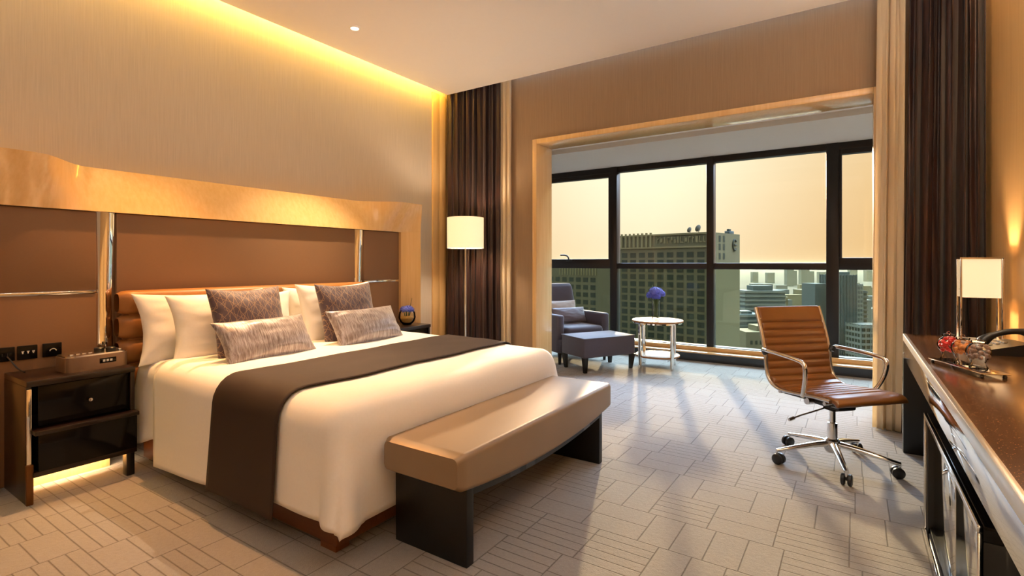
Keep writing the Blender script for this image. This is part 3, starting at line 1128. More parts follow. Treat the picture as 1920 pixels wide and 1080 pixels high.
# ------------------------------------------------------------------ ceiling downlight
dl = thing('ceiling_downlight', 'small round lit downlight recessed in the white ceiling', 'ceiling light', (-3.44, 2.84, CZ - 0.006))
MB().lathe([(0.032, 0.004), (0.046, 0.006), (0.048, 0.0), (0.044, -0.004), (0.034, -0.003), (0.032, 0.004)], n=32).build('trim_ring', M['ceiling'], dl, 40)
MB().lathe([(0, 0.005), (0.033, 0.005), (0.033, 0.002), (0, 0.001)], n=24).build('lens', M['lampglow'], dl, 40)

# ------------------------------------------------------------------ armchair, ottoman, side table
AC = (-3.02, 5.86, 0)
ar = thing('armchair', 'slate purple upholstered armchair in the window bay', 'armchair', AC, R(-28.9))
MB().box((-0.36, -0.37, 0.14), (0.36, 0.37, 0.30), 0.02, 3).build('base', M['armchair'], ar)
MB().box((-0.26, -0.27, 0.30), (0.38, 0.27, 0.44), 0.045, 4).build('seat_cushion', M['armchair'], ar)
for s in (-1, 1):
    MB().box((-0.36, s * 0.28, 0.14), (0.34, s * 0.385, 0.585), 0.025, 3).build('armrest', M['armchair'], ar)


def backpt(u, v):
    # superellipse section of the leaning back, tapering slightly upwards
    z = 0.28 + 0.65 * u
    a = 2 * PI * v
    cx, cy = math.cos(a), math.sin(a)
    ex = abs(cx) ** 0.45 * (1 if cx > 0 else -1)
    ey = abs(cy) ** 0.30 * (1 if cy > 0 else -1)
    rnd_ = 1 - 0.25 * max(0, (u - 0.93) / 0.07) ** 2
    return (-0.30 - 0.16 * u + 0.085 * ex * rnd_, (0.36 - 0.035 * u) * ey * (1 - 0.06 * max(0, (u - 0.9) / 0.1) ** 2), z)


q = MB()
q.grid(backpt, 26, 40, False, True)
bmesh.ops.holes_fill(q.bm, edges=[e_ for e_ in q.bm.edges if e_.is_boundary], sides=0)
q.build('backrest', M['armchair'], ar, 45)
for sx_ in (-0.32, 0.31):
    for sy_ in (-0.33, 0.33):
        MB().lathe([(0, 0), (0.017, 0), (0.026, 0.15), (0, 0.15)], (sx_, sy_, 0), 12).build('leg', M['black_wood'], ar)


def on_chair(dx, dy, z):
    a = R(-28.9)
    return (AC[0] + dx * math.cos(a) - dy * math.sin(a), AC[1] + dx * math.sin(a) + dy * math.cos(a), z)


pillow('lumbar_cushion', 0.50, 0.28, 0.14, M['pale_cushion'], on_chair(-0.16, 0.01, 0.445), R(16), R(-28.9), 'pale grey cushion leaning on the armchair back', 'cushion', 11.0, 'armchair cushions', 0.05)
pillow('lumbar_cushion', 0.50, 0.20, 0.13, M['grey_cushion'], on_chair(0.02, 0.02, 0.45), R(22), R(-28.9), 'slate lilac cushion in front of the pale one on the armchair', 'cushion', 12.0, 'armchair cushions', 0.05)

ot = thing('ottoman', 'slate purple upholstered ottoman in front of the armchair', 'ottoman', (-2.455, 5.51, 0), R(-28.9))


def otop(u, v):
    x, y = (u * 2 - 1), (v * 2 - 1)
    crown = 0.022 * (1 - x ** 4) * (1 - y ** 4)
    return (0.222 * x, 0.352 * y, 0.375 + crown)


MB().box((-0.225, -0.355, 0.165), (0.225, 0.355, 0.382), 0.014, 3).build('body', M['armchair'], ot)
q = MB()
q.grid(otop, 16, 20)
q.build('cushion_top', M['armchair'], ot, 60)
q = MB()
loop = [(-0.225, -0.355), (0.225, -0.355), (0.225, 0.355), (-0.225, 0.355), (-0.225, -0.355)]
for a, c in zip(loop, loop[1:]):
    q.tube([(a[0], a[1], 0.377), (c[0], c[1], 0.377)], 0.006, 8)
q.build('piping', M['armchair'], ot)
for sx_ in (-1, 1):
    for sy_ in (-1, 1):
        q = MB()
        q.grid(lambda u, v, a=sx_, c=sy_: (a * (0.20 - 0.012 * (1 - u)) + (0.016 + 0.011 * u) * (1 if v in (0.0, 0.75, 1.0) else -1), c * (0.33 - 0.012 * (1 - u)) + (0.016 + 0.011 * u) * (1 if v in (0.5, 0.75) else -1), 0.168 * u), 3, 4, False, True)
        bmesh.ops.holes_fill(q.bm, edges=[e_ for e_ in q.bm.edges if e_.is_boundary], sides=0)
        q.build('leg', M['black_wood'], ot)

TB = (-1.905, 5.95, 0)
tb = thing('side_table', 'round honey wood side table on chrome legs by the window', 'side table', TB, R(12))
MB().lathe([(0, 0.522), (0.28, 0.522), (0.29, 0.527), (0.29, 0.54), (0.285, 0.545), (0, 0.545)], n=64).build('top', M['table_wood'], tb, 40)
MB().lathe([(0.262, 0.508), (0.278, 0.508), (0.278, 0.522), (0.262, 0.522), (0.262, 0.508)], n=64).build('chrome_rim', M['chrome'], tb, 40)
MB().lathe([(0, 0.125), (0.245, 0.125), (0.25, 0.13), (0.25, 0.142), (0.245, 0.145), (0, 0.145)], n=64).build('lower_shelf', M['table_wood'], tb, 40)
for i in range(4):
    a = PI / 4 + i * PI / 2
    mt = Matrix.Rotation(a, 4, 'Z')
    q = MB()
    q.box((0.238, -0.019, 0.0), (0.262, 0.019, 0.522), 0.003, 2, mt)
    q.build('leg', M['chrome'], tb)

vs = thing('flower_vase', 'tall clear glass vase with a blue hydrangea on the round side table', 'vase', (-1.915, 5.93, 0.5455))
MB().lathe([(0, 0), (0.045, 0), (0.047, 0.01), (0.047, 0.22), (0.044, 0.22), (0.044, 0.016), (0, 0.016)], n=32).build('glass', M['clear'], vs, 50)
q = MB()
rr_ = random.Random(4)
for i in range(9):
    a, c = rr_.uniform(0, 6.28), rr_.uniform(0, 6.28)
    q.tube([(0.03 * math.cos(a), 0.03 * math.sin(a), 0.02), (0.012 * math.cos(c), 0.012 * math.sin(c), 0.13), (0.03 * math.cos(c + 1), 0.03 * math.sin(c + 1), 0.28)], 0.0045, 6)
q.build('stems', M['stem'], vs)
for i, (x, y, z, rd) in enumerate(((0.0, 0.0, 0.315, 0.075), (-0.05, -0.025, 0.285, 0.052), (0.045, 0.025, 0.30, 0.05), (0.015, -0.04, 0.275, 0.05), (-0.02, 0.03, 0.335, 0.055))):
    hydrangea(vs, (x, y, z), rd, 60, M['petal'] if i % 2 == 0 else M['petal_dark'], 40 + i)
q = MB()
q.tube([(0, 0, 0.33), (0.004, 0.0, 0.42)], 0.003, 6)
q.tube([(-0.03, 0, 0.33), (-0.05, 0.01, 0.40)], 0.003, 6)
q.build('bare_twig', M['stem'], vs)

# ------------------------------------------------------------------ desk
DX, DY0, DY1 = 0.264, 1.30, 4.13
dk = thing('desk', 'long dark desk along the right wall with speckled top and mirror steel apron', 'desk', (DX, (DY0 + DY1) / 2, 0))
yo = (DY0 + DY1) / 2
MB().box((0.006, DY0 - yo, 0.738), (RX - DX - 0.004, DY1 - yo, 0.752), 0.003).build('top', M['desktop'], dk)
MB().box((0.0, DY0 - yo, 0.710), (0.018, DY1 - yo, 0.7525), 0.003).build('top_edge', M['brushed'], dk)
MB().box((0.004, DY0 - yo + 0.02, 0.60), (0.018, DY1 - yo - 0.002, 0.710), 0.001).build('apron', M['steel'], dk)
MB().box((0.02, DY0 - yo + 0.02, 0.60), (RX - DX - 0.01, DY1 - yo - 0.02, 0.735)).build('drawer_case', M['black_wood'], dk)
MB().box((0.0, DY1 - yo - 0.04, 0.0), (RX - DX - 0.006, DY1 - yo, 0.60), 0.003).build('end_panel', M['black_wood'], dk)
MB().box((0.0, DY0 - yo, 0.0), (0.018, DY0 - yo + 0.02, 0.71), 0.003).build('steel_leg', M['brushed'], dk)
MB().box((0.02, DY0 - yo, 0.0), (RX - DX - 0.006, DY0 - yo + 0.03, 0.60), 0.003).build('end_panel', M['black_wood'], dk)
MB().box((-0.003, DY1 - yo - 0.004, 0.0), (0.006, DY1 - yo + 0.003, 0.752), 0.001).build('chrome_corner', M['chrome'], dk)
MB().box((RX - DX - 0.03, DY0 - yo + 0.04, 0.0), (RX - DX - 0.006, DY1 - yo - 0.05, 0.60)).build('modesty_panel', M['black_wood'], dk)

cb_ = thing('low_cabinet', 'black low cabinet with chrome frame and mirrored front under the desk', 'cabinet', (DX, 2.36, 0))
c0, c1, ch = -0.60, 0.60, 0.53
MB().box((0.012, c0, 0.49), (0.44, c1, ch), 0.003).build('top', M['black_gloss'], cb_)
MB().box((0.012, c1 - 0.03, 0.0), (0.44, c1, 0.49), 0.003).build('side_panel', M['black_wood'], cb_)
MB().box((0.012, c0, 0.0), (0.44, c0 + 0.03, 0.49), 0.003).build('side_panel', M['black_wood'], cb_)
for (a, c) in ((c0 + 0.03, -0.01), (0.01, c1 - 0.03)):
    MB().box((0.034, a, 0.03), (0.05, c, 0.49), 0.002).build('mirror_door', M['steel'], cb_)
MB().box((0.02, c0 + 0.03, 0.0), (0.44, c1 - 0.03, 0.028)).build('plinth', M['black_wood'], cb_)
q = MB()
q.box((0.0, c0, ch - 0.02), (0.012, c1, ch), 0.002)
q.box((0.0, c0, 0.0), (0.012, c1, 0.014), 0.002)
q.box((0.0, c1 - 0.012, 0.014), (0.012, c1, ch - 0.02), 0.002)
q.box((0.0, c0, 0.014), (0.012, c0 + 0.012, ch - 0.02), 0.002)
q.build('chrome_frame', M['chrome'], cb_)

# table lamp
tl = thing('table_lamp', 'lit table lamp with rectangular cream shade on a chrome frame, on the desk', 'table lamp', (0.60, 3.93, 0.752))
MB().box((-0.10, -0.075, 0.0), (0.10, 0.075, 0.016), 0.003).build('base', M['brushed'], tl)
for sx_ in (-0.088, 0.088):
    for sy_ in (-0.062, 0.062):
        MB().box((sx_ - 0.005, sy_ - 0.005, 0.016), (sx_ + 0.005, sy_ + 0.005, 0.478), 0.001).build('post', M['chrome'], tl)
q = MB()
for z in (0.474,):
    q.box((-0.093, -0.067, z), (0.093, -0.057, z + 0.008))
    q.box((-0.093, 0.057, z), (0.093, 0.067, z + 0.008))
    q.box((-0.093, -0.057, z), (-0.083, 0.057, z + 0.008))
    q.box((0.083, -0.057, z), (0.093, 0.057, z + 0.008))
q.build('top_frame', M['chrome'], tl)
q = MB()
q.box((-0.082, -0.056, 0.255), (0.082, -0.053, 0.472))
q.box((-0.082, 0.053, 0.255), (0.082, 0.056, 0.472))
q.box((-0.082, -0.053, 0.255), (-0.079, 0.053, 0.472))
q.box((0.079, -0.053, 0.255), (0.082, 0.053, 0.472))
q.build('shade', M['shade_small'], tl)
q = MB()
q.tube([(-0.088, 0.0, 0.30), (0.088, 0.0, 0.30)], 0.004, 8)
q.lathe([(0, 0.295), (0.014, 0.295), (0.014, 0.33), (0, 0.33)], n=16)
q.build('lamp_holder', M['chrome'], tl)
light('table_lamp_bulb', 'POINT', (0.60, 3.93, 0.752 + 0.37), 26.0, (1.0, 0.70, 0.42), shadow_soft_size=0.03)

# telephone
ph = thing('telephone', 'black desk telephone beside the lamp at the wall', 'telephone', (0.615, 3.50, 0.752), R(12))
q = MB()
q.prism([(-0.10, 0.0), (0.10, 0.0), (0.10, 0.055), (0.06, 0.06), (-0.10, 0.022)], -0.10, 0.11, 'Y')
q.build('body', M['black_plastic'], ph)
q = MB()
q.tube(bez((-0.10, -0.06, 0.055), (-0.06, -0.06, 0.115), (0.06, -0.06, 0.135), (0.10, -0.06, 0.10), 14), [0.024, 0.025, 0.022, 0.018, 0.015, 0.014, 0.014, 0.014, 0.014, 0.014, 0.015, 0.018, 0.022, 0.025, 0.024], 12)
q.build('handset', M['black_plastic'], ph, 50)
q = MB()
for i in range(4):
    for j in range(3):
        x = -0.07 + i * 0.03
        zz = 0.022 + (x + 0.10) * 0.2375
        q.box((x - 0.008, 0.0 + j * 0.028, zz - 0.004), (x + 0.008, 0.018 + j * 0.028, zz + 0.006), 0.001)
q.build('keypad', M['brushed'], ph)
q = MB()
q.tube([(-0.10 + 0.004 * math.cos(i * 1.3) - 0.0035 * i * 0.3, -0.02 + 0.004 * math.sin(i * 1.3) + i * 0.0016, 0.012 + 0.002 * math.cos(i * 0.4)) for i in range(60)], 0.003, 6)
q.build('coiled_cord', M['black_plastic'], ph)

# tray and candy jars
TR = Vector((0.395, 2.86, 0.752))
ta = math.atan2(-0.32, 0.13)
tr = thing('tray', 'narrow metal tray on small feet carrying glass candy jars on the desk', 'tray', TR, ta)
MB().box((-0.175, -0.05, 0.016), (0.175, 0.05, 0.021), 0.002).build('plate', M['chrome'], tr)
for sx_ in (-0.16, 0.16):
    for sy_ in (-0.038, 0.038):
        MB().lathe([(0, 0), (0.006, 0.0), (0.008, 0.006), (0.004, 0.016), (0, 0.016)], (sx_, sy_, 0), 12).build('foot', M['black_plastic'], tr)
M['candy_red'] = simple('red_sweets', srgb(214, 44, 34), 0.4, vary=0.5, scale=90, bump=0.8)
M['candy_orange'] = simple('orange_sweets', srgb(226, 140, 72), 0.4, vary=0.5, scale=90, bump=0.8)
M['candy_dark'] = simple('dark_wrapped_sweets', srgb(150, 128, 120), 0.3, vary=0.8, scale=60, bump=0.8)
jl = ['glass candy jar with red sweets on the desk tray', 'glass candy jar with orange sweets in the middle of the desk tray', 'glass candy jar with dark wrapped sweets at the near end of the desk tray']
for i, (d, mm) in enumerate(((-0.115, 'candy_red'), (-0.02, 'candy_orange'), (0.075, 'candy_dark'))):
    pos = TR + Vector((math.cos(ta) * d, math.sin(ta) * d, 0.0212))
    j = thing('candy_jar', jl[i], 'jar', pos, 0, 'glass candy jars on the tray')
    prof = [(0, 0), (0.030, 0), (0.031, 0.006), (0.021, 0.022), (0.026, 0.034)]
    prof += [(0.041 * math.cos(a), 0.068 + 0.040 * math.sin(a)) for a in [R(-50 + 13 * n) for n in range(10)]]
    prof += [(0.022, 0.104), (0.0235, 0.108), (0.020, 0.108), (0.020, 0.102)]
    MB().lathe(prof, n=28).build('glass', M['clear'], j, 60)
    q = MB()
    rj = random.Random(60 + i)
    for n_ in range(30):
        r_, a_ = 0.031 * math.sqrt(rj.random()), rj.uniform(0, 2 * PI)
        z_ = 0.044 + rj.random() * (0.05 if i else 0.058)
        r_ = min(r_, math.sqrt(max(0.0, 0.034 ** 2 - (z_ - 0.068) ** 2)))
        bmesh.ops.create_icosphere(q.bm, subdivisions=2, radius=0.0085, matrix=Matrix.Translation((r_ * math.cos(a_), r_ * math.sin(a_), z_)))
    q.build('sweets', M[mm], j, 60)
    MB().lathe([(0, 0.108), (0.024, 0.108), (0.024, 0.112), (0.008, 0.118), (0.007, 0.124), (0, 0.128)], n=20).build('lid', M['clear'], j, 60)

# ------------------------------------------------------------------ office chair
OC = (-0.105, 3.63, 0)
oc = thing('office_chair', 'cognac ribbed leather office chair on chrome castors by the desk', 'office chair', OC, R(-43.8))


def profile(pts, n=40):
    # Catmull-Rom through pts
    out = []
    P = [pts[0]] + pts + [pts[-1]]
    for i in range(1, len(P) - 2):
        for t in range(n):
            t /= n
            a, b_, c_, d = (Vector(x) for x in P[i - 1:i + 3])
            out.append(0.5 * ((2 * b_) + (-a + c_) * t + (2 * a - 5 * b_ + 4 * c_ - d) * t * t + (-a + 3 * b_ - 3 * c_ + d) * t ** 3))
    out.append(Vector(pts[-1]))
    return out


def resample(pl, n):
    L_ = [0]
    for a, b_ in zip(pl, pl[1:]):
        L_.append(L_[-1] + (b_ - a).length)
    out = []
    j = 0
    for i in range(n + 1):
        s = L_[-1] * i / n
        while j < len(pl) - 2 and L_[j + 1] < s:
            j += 1
        t = (s - L_[j]) / max(1e-9, L_[j + 1] - L_[j])
        out.append(pl[j].lerp(pl[j + 1], t))
    return out, L_[-1]


def sling(pts, ribs, wd, first=1.0, name='seat'):
    """ribbed leather sling along the profile; ribs: list of arc positions 0..1 where the seams lie"""
    pl, Ln = resample(profile(pts), 130)
    q = MB()
    tk = 0.021

    def f(u, v):
        i = int(round(u * 130))
        p = pl[i]
        t = (pl[min(i + 1, 130)] - pl[max(i - 1, 0)]).normalized()
        nrm = Vector((-t.y, t.x))
        dseam = min(abs(u - r_) for r_ in ribs) * Ln
        puff = min(1.0, dseam / 0.016) ** 0.5
        e_ = min(u, 1 - u) * Ln
        cap = min(1.0, e_ / 0.012) ** 0.5
        # section loop around the width
        a = 2 * PI * v
        cy, cn = math.cos(a), math.sin(a)
        ey = abs(cy) ** 0.18 * (1 if cy > 0 else -1)
        en = abs(cn) ** 0.55 * (1 if cn > 0 else -1)
        th = (tk * (0.38 + 0.62 * puff) * (0.25 + 0.75 * cap)) * (1.0 if en > 0 else 0.8)
        return (p.x + nrm.x * th * en, wd / 2 * ey, p.y + nrm.y * th * en)
    q.grid(f, 130, 48, False, True)
    bmesh.ops.holes_fill(q.bm, edges=[e_ for e_ in q.bm.edges if e_.is_boundary], sides=0)
    return q


SEATP = [(0.275, 0.425), (0.235, 0.452), (0.12, 0.450), (-0.02, 0.436), (-0.14, 0.430), (-0.205, 0.448)]
BACKP = [(-0.205, 0.448), (-0.245, 0.485), (-0.262, 0.54), (-0.275, 0.64), (-0.305, 0.76), (-0.362, 0.915)]
sling(SEATP, [0.22 + 0.13 * i for i in range(7)], 0.47).build('seat', M['cognac'], oc, 70)
sling(BACKP, [0.0 + 0.098 * i for i in range(9)], 0.47).build('backrest', M['cognac'], oc, 70)
for s in (-1, 1):
    pl, _ = resample(profile(SEATP[1:] + BACKP[1:]), 60)
    q = MB()
    q.tube([(p_.x, s * 0.243, p_.y - 0.004) for p_ in pl], 0.0125, 10, flat=0.8)
    q.build('side_rail', M['alu'], oc, 60)
    q = MB()
    q.tube([(-0.262, s * 0.25, 0.645)] + bez((-0.25, s * 0.275, 0.655), (-0.1, s * 0.285, 0.652), (0.0, s * 0.285, 0.648), (0.075, s * 0.285, 0.636), 8) + bez((0.095, s * 0.285, 0.625), (0.11, s * 0.285, 0.60), (0.10, s * 0.28, 0.52), (0.045, s * 0.25, 0.432), 8), 0.0125, 10)
    q.build('armrest', M['chrome'], oc, 60)
    q = MB()
    q.tube([(-0.262, s * 0.246, 0.628), (-0.262, s * 0.262, 0.655)], 0.02, 10)
    q.build('arm_joint', M['black_plastic'], oc)
for (x, z) in ((0.19, 0.425), (-0.15, 0.412), (-0.335, 0.84)):
    q = MB()
    q.tube([(x, -0.24, z), (x, 0.24, z)], 0.011, 10)
    q.build('spreader', M['alu'], oc)
q = MB()
q.box((-0.12, -0.06, 0.345), (0.11, 0.06, 0.385), 0.01)
q.box((-0.02, -0.05, 0.33), (0.06, 0.05, 0.345), 0.005)
q.tube([(0.09, -0.05, 0.37), (0.19, -0.2, 0.42)], 0.014, 8)
q.tube([(0.09, 0.05, 0.37), (0.19, 0.2, 0.42)], 0.014, 8)
q.tube([(-0.09, -0.05, 0.37), (-0.15, -0.2, 0.412)], 0.016, 8)
q.tube([(-0.09, 0.05, 0.37), (-0.15, 0.2, 0.412)], 0.016, 8)
q.build('tilt_mechanism', M['black_plastic'], oc)
q = MB()
q.tube([(-0.09, -0.10, 0.36), (-0.09, 0.10, 0.36)], 0.022, 16)
q.build('tension_knob', M['alu'], oc)
q = MB()
q.tube([(0, -0.02, 0.345), (-0.02, -0.20, 0.30), (-0.02, -0.26, 0.285)], 0.005, 8)
q.tube([(-0.02, -0.25, 0.287), (-0.02, -0.285, 0.278)], 0.010, 8)
q.build('height_lever', M['alu'], oc)
MB().lathe([(0, 0.13), (0.027, 0.13), (0.027, 0.25), (0.017, 0.252), (0.017, 0.345), (0, 0.345)], n=24).build('gas_column', M['chrome'], oc, 40)
MB().lathe([(0, 0.075), (0.034, 0.075), (0.042, 0.09), (0.042, 0.145), (0.03, 0.155), (0, 0.155)], n=24).build('hub', M['alu'], oc, 40)
for i in range(5):
    a = R(67 + 43.8 + 72 * i + 0)
    mt = Matrix.Rotation(a, 4, 'Z')
    q = MB()
    pts = [(0.03, 0, 0.125), (0.12, 0, 0.115), (0.22, 0, 0.098), (0.30, 0, 0.082), (0.328, 0, 0.078)]
    q.tube([mt @ Vector(p_) for p_ in pts], [0.026, 0.022, 0.018, 0.015, 0.013], 10, flat=0.75)
    q.build('base_arm', M['chrome'], oc, 60)
    cs = bpy.data.objects.new('caster', None)
    C.objects.link(cs)
    cs.parent = oc
    cs.location = mt @ Vector((0.325, 0, 0))
    cs.rotation_euler = (0, 0, a + R(50 + 37 * i))
    for s in (-1, 1):
        q = MB()
        q.lathe([(0, -0.011), (0.024, -0.011), (0.031, -0.006), (0.031, 0.006), (0.024, 0.011), (0, 0.011)], n=24)
        q.build('wheel', M['black_plastic'], cs, 40, loc=(0.012, s * 0.0165, 0.031), rot=(R(90), 0, 0))
    q = MB()
    q.lathe([(0, 0.05), (0.007, 0.05), (0.007, 0.085), (0, 0.085)], n=12)
    q.tube([(0, 0, 0.056), (0.012, 0, 0.03)], 0.008, 8)
    q.build('fork', M['chrome'], cs)

# ------------------------------------------------------------------ the city outside
M['hotel'] = simple('hotel_facade_stone', srgb(74, 67, 44), 0.85, vary=0.06, scale=0.2)
M['hotel_fin'] = simple('hotel_fins', srgb(98, 86, 54), 0.8, vary=0.1)
M['dark_win'] = simple('dark_window_glass', srgb(30, 33, 22), 0.6, vary=0.2, scale=0.4)
M['grey_tower'] = simple('grey_tower_cladding', srgb(52, 59, 55), 0.6, vary=0.08, scale=0.3)
M['pale_block'] = simple('pale_concrete', srgb(80, 82, 72), 0.85, vary=0.08, scale=0.2)
M['olive_block'] = simple('ochre_masonry', srgb(80, 72, 50), 0.85, vary=0.1, scale=0.3)
M['roof_metal'] = simple('dish_metal', srgb(74, 72, 64), 0.6, vary=0.05)
m, k, p = mat('city_ground', srgb(110, 112, 88), 0.95)
f = k.noise(k.coords(), 0.02, 6, 0.7)
k.l(k.ramp(f, ((0.35, srgb(20, 25, 14)), (0.5, srgb(38, 37, 27)), (0.65, srgb(52, 49, 38)))), p.inputs['Base Color'])
M['ground'] = m
for q_ in ('hotel', 'hotel_fin', 'dark_win', 'grey_tower', 'pale_block', 'olive_block', 'roof_metal', 'ground'):
    M[q_].node_tree.nodes['Principled BSDF'].inputs['Specular IOR Level'].default_value = 0.05
GZ = -82.0
struct(MB().box((-9000, 40, GZ - 2), (9000, 14000, GZ)).build('city_ground', M['ground']))

HA = R(-13.6)
ho = thing('hotel_building', 'broad hotel tower with rows of square windows and two roof dishes outside the window', 'building', (-50.6, 230.3, 0), HA)
HW, HD, HT = 46.4, 28.3, 14.6
MB().box((-HW, 0, GZ), (0, HD, HT)).build('facade', M['hotel'], ho)
q = MB()
q.box((-HW - 0.3, -0.5, HT - 0.6), (0.2, 0.2, HT + 0.15))
for i in range(8):
    x = -HW + 1.2 + i * 2.3
    q.box((x - 0.45, -0.7, HT - 6.0), (x + 0.45, 0.05, HT + 0.9))
q.box((-HW, -0.6, HT - 6.4), (0.0, 0.05, HT - 5.7))
q.build('parapet_fins', M['hotel_fin'], ho)
q = MB()
rs = random.Random(7)
x = -HW + 20.5
while x < -2.5:
    ww = rs.uniform(0.7, 1.5)
    q.box((x, -0.45, HT - 4.2), (x + ww * 0.25, 0.05, HT - 1.4))
    q.box((x, -0.45, HT - rs.choice((1.9, 2.9, 4.2))), (x + ww, 0.05, HT - rs.choice((1.4, 2.4, 3.7))))
    x += ww + 0.7
q.build('roof_lettering', M['hotel_fin'], ho)
wm = None
for r_ in range(11):
    for c_ in range(9):
        x, z = -4.6 - 4.91 * c_, 5.1 - 3.4 * r_
        if wm is None:
            wm = MB().box((-1.65, -0.06, -1.2), (1.65, 0.05, 1.2)).build('window', M['dark_win'], ho, loc=(x, 0, z))
        else:
            o = wm.copy()
            C.objects.link(o)
            o.parent = ho
            o.location = (x, 0, z)
q = MB()
for r_ in range(11, 15):
    for c_ in range(9):
        x, z = -4.6 - 4.91 * c_, 5.1 - 3.4 * r_
        q.box((x - 1.65, -0.06, z - 1.2), (x + 1.65, 0.05, z + 1.2))
o = q.build('lower_windows', M['dark_win'], ho)
o['kind'] = 'stuff'
q = MB()
for y in (3.5, 8.0, 12.0):
    for z in (HT - 2.6, HT - 6.2, HT - 10.2):
        q.box((-0.05, y - 0.9, z - 1.4), (0.08, y + 0.9, z + 1.4))
q.build('side_slots', M['dark_win'], ho)
q = MB()
q.tube([(0.15, 22.5 + 1.9 * math.cos(a), HT - 5 + 2.4 * math.sin(a)) for a in [R(40 + 20 * n) for n in range(15)]], 0.45, 8)
q.tube([(0.15, 22.3, HT - 5.0), (0.15, 24.2, HT - 5.0)], 0.4, 8)
q.build('round_emblem', M['dark_win'], ho)


def hloc(x, y, z):
    return (-50.6 + x * math.cos(HA) - y * math.sin(HA), 230.3 + x * math.sin(HA) + y * math.cos(HA), z)


for i, (x, sz, lab) in enumerate(((-11.6, 1.25, 'smaller satellite dish on the hotel roof, standing left'), (-7.4, 1.6, 'larger satellite dish on the hotel roof, standing right'))):
    d = thing('satellite_dish', lab, 'satellite dish', hloc(x, 3.5, HT), HA + R(25), 'satellite dishes on the hotel roof')
    q = MB()
    q.lathe([(0, 0), (sz * 0.5, sz * 0.06), (sz * 0.85, sz * 0.2), (sz, sz * 0.3), (sz * 0.85, sz * 0.24), (sz * 0.5, sz * 0.1), (0, 0.06)], n=24)
    q.build('reflector', M['roof_metal'], d, 50, loc=(0, 0, sz * 1.25), rot=(R(-38), R(-62), 0))
    q = MB()
    q.tube([(0, 0, 0), (0, 0, sz * 1.25)], 0.12, 8)
    q.tube([(0, 0, 0.3), (0.6, 0.2, sz * 1.0)], 0.07, 6)
    q.build('mast', M['roof_metal'], d)
t = thing('rooftop_unit', 'dark service box on the far corner of the hotel roof', 'rooftop unit', hloc(-1.4, 20.5, HT), HA)
q = MB().box((-1.1, -2.4, 0), (1.1, 2.4, 1.3), 0.1)
q.build('casing', M['grey_tower'], t)
q = MB().box((-0.5, -1.5, 1.3), (0.5, 0.8, 2.2), 0.1)
q.build('vent_hood', M['dark_win'], t)

wg = thing('hotel_wing', 'lower greenish building wing with square windows behind the armchair', 'building', (-100.4, 243.0, 0), HA)
MB().box((-60, 0, GZ), (0, 24, -1.3)).build('facade', M['hotel'], wg)
q = MB()
for i in range(14):
    x = -10.5 - 1.9 * i
    q.box((x - 0.35, -0.3, -5.0), (x + 0.35, 0.05, -1.0))
q.build('parapet_fins', M['hotel_fin'], wg)
MB().box((-9.5, 10, -1.3), (-0.5, 20, 9.0)).build('penthouse', M['hotel'], wg)
for r_ in range(8):
    for c_ in range(7):
        o = wm.copy()
        C.objects.link(o)
        o.parent = wg
        o.location = (-12.4 - 4.9 * c_, 0, -7.4 - 3.9 * r_)

# helper for city blocks: lateral/depth given in the frame of the hotel street (rotated 33.5 degrees)
RV, FV = Vector((0.8339, 0.5519)), Vector((-0.5519, 0.8339))


def city(lat, dep):
    p_ = RV * lat + FV * dep
    return (p_.x, p_.y)


def tower(name, label, lat, dep, wd, dp, top, m, bands=0, band_m=None, vert=0, rz=R(25), group=None, cat='building', pen=None):
    x, y = city(lat, dep)
    t_ = thing(name, label, cat, (x, y, GZ), rz, group)
    H = top - GZ
    MB().box((-wd / 2, -dp / 2, 0), (wd / 2, dp / 2, H)).build('walls', m, t_)
    if bands:
        q = MB()
        for i in range(bands):
            z = H - 1.0 - i * 3.6
            q.box((-wd / 2 - 0.5, -dp / 2 - 0.5, z - 0.9), (wd / 2 + 0.5, dp / 2 + 0.5, z + 0.5))
        q.build('floor_bands', band_m, t_)
    if vert:
        q = MB()
        for i in range(vert + 1):
            xx = -wd / 2 + wd * i / vert
            q.box((xx - 0.3, -dp / 2 - 0.4, 0), (xx + 0.3, -dp / 2 + 0.1, H + 0.3))
            yy = -dp / 2 + dp * i / vert
            q.box((-wd / 2 - 0.4, yy - 0.3, 0), (-wd / 2 + 0.1, yy + 0.3, H + 0.3))
        q.build('vertical_fins', band_m, t_)
    if pen:
        MB().box((-wd * pen[0] / 2, -dp * 0.3, H), (wd * pen[0] / 2, dp * 0.3, H + pen[1])).build('roof_block', m, t_)
    return t_


tower('office_block', 'pale office block with horizontal white bands right of the hotel', 216, 450, 34, 20, -22, M['grey_tower'], 22, M['pale_block'], pen=(0.5, 4), rz=R(33.5))
tower('office_block', 'lower office block with white bands just in front of the banded one', 173, 385, 20, 16, -36, M['grey_tower'], 14, M['pale_block'], pen=(0.4, 2), rz=R(33.5))
t = tower('masonry_building', 'low ochre masonry building at the foot of the hotel', 144, 300, 24, 18, -37.5, M['olive_block'], 0, None, pen=(0.35, 3), rz=R(33.5))
for i in range(8):
    MB().box((-9.6 + 2.7 * i, -9.12, 0), (-8.2 + 2.7 * i, -8.9, 2.2)).build('window', M['dark_win'], t, loc=(0, 0, 44.5 - 82 + 75))
tower('dark_tower', 'tall grey tower behind the office chair, right of the thick window post', 221, 350, 12, 20, -6.5, M['grey_tower'], 0, M['grey_tower'], 6, pen=(0.7, 2.0), rz=R(33.5))
tower('dark_tower', 'shorter grey tower left of the thick window post', 209, 356, 9, 16, -12.5, M['grey_tower'], 0, M['grey_tower'], 0, rz=R(33.5))
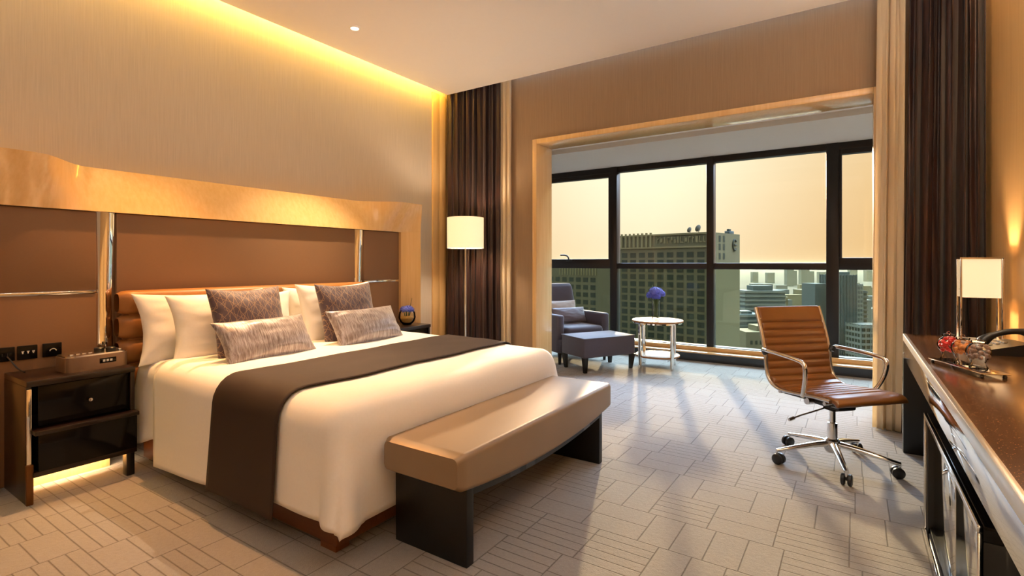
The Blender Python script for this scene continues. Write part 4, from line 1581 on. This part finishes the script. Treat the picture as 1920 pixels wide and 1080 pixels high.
tower('grid_tower', 'slim tower with pale grid lines beside the tall grey tower', 278, 420, 6.5, 12, -15.5, M['grey_tower'], 22, M['pale_block'], 3, rz=R(33.5))
tower('slim_tower', 'slim dark tower seen near the right edge of the glazing', 287, 425, 4, 10, -21, M['dark_win'], 16, M['grey_tower'], 0, rz=R(33.5))
tower('glass_block', 'low glass block with pale grid at the bottom right of the glazing', 226, 330, 15, 14, -37.5, M['dark_win'], 13, M['pale_block'], 5, rz=R(33.5))
rc = random.Random(21)
taken = [(216, 450, 26), (173, 385, 18), (144, 300, 19), (221, 350, 15), (209, 356, 12), (278, 420, 9), (287, 425, 7), (226, 330, 14)]
spots, tries = [], 0
while len(spots) < 44 and tries < 4000:
    tries += 1
    dep = rc.uniform(500, 1350)
    lat = rc.uniform(0.42, 0.72) * dep
    wd_, dp_ = rc.uniform(16, 44), rc.uniform(14, 30)
    rad_ = math.hypot(wd_, dp_) / 2 + 2
    if any(math.hypot(lat - a, dep - b_) < rad_ + r_ for a, b_, r_ in taken):
        continue
    taken.append((lat, dep, rad_))
    spots.append((lat, dep, wd_, dp_))
for (lat, dep, wd_, dp_) in spots:
    tower('city_block', 'hazy block in the low city spread beyond the towers', lat, dep, wd_, dp_, GZ + rc.uniform(14, 38), rc.choice((M['pale_block'], M['olive_block'], M['hotel'], M['grey_tower'])), 0, None, 0, rz=R(rc.uniform(10, 60)), group='low city blocks in the haze')
for i, (u_, wd, tp) in enumerate(((0.537, 24, -20), (0.545, 18, -26), (0.566, 30, -22), (0.578, 20, -30), (0.60, 26, -34), (0.50, 30, -38), (0.47, 24, -36), (0.66, 30, -24), (0.69, 26, -30))):
    tower('skyline_tower', 'faint tower on the hazy horizon', u_ * (1900 + 60 * i), 1900 + 60 * i, wd, 24, tp, M['grey_tower'], 0, None, 0, rz=R(30), group='faint towers on the horizon')

# haze over the city
m = bpy.data.materials.new('city_haze')
m.use_nodes = True
k = Nodes(m)
m.node_tree.nodes.clear()
vsn = k.n('VolumeScatter')
vsn.inputs['Color'].default_value = (0.028, 0.023, 0.011, 1)
vsn.inputs['Density'].default_value = 0.0009
vsn.inputs['Anisotropy'].default_value = 0.2
o_ = k.n('OutputMaterial')
k.l(vsn.outputs[0], o_.inputs['Volume'])
hz = MB().box((-3500, 60, GZ - 1), (3500, 6000, 12)).build('haze', m)
hz['kind'] = 'stuff'
tag(hz, 'warm evening haze lying over the city outside the windows', 'haze')
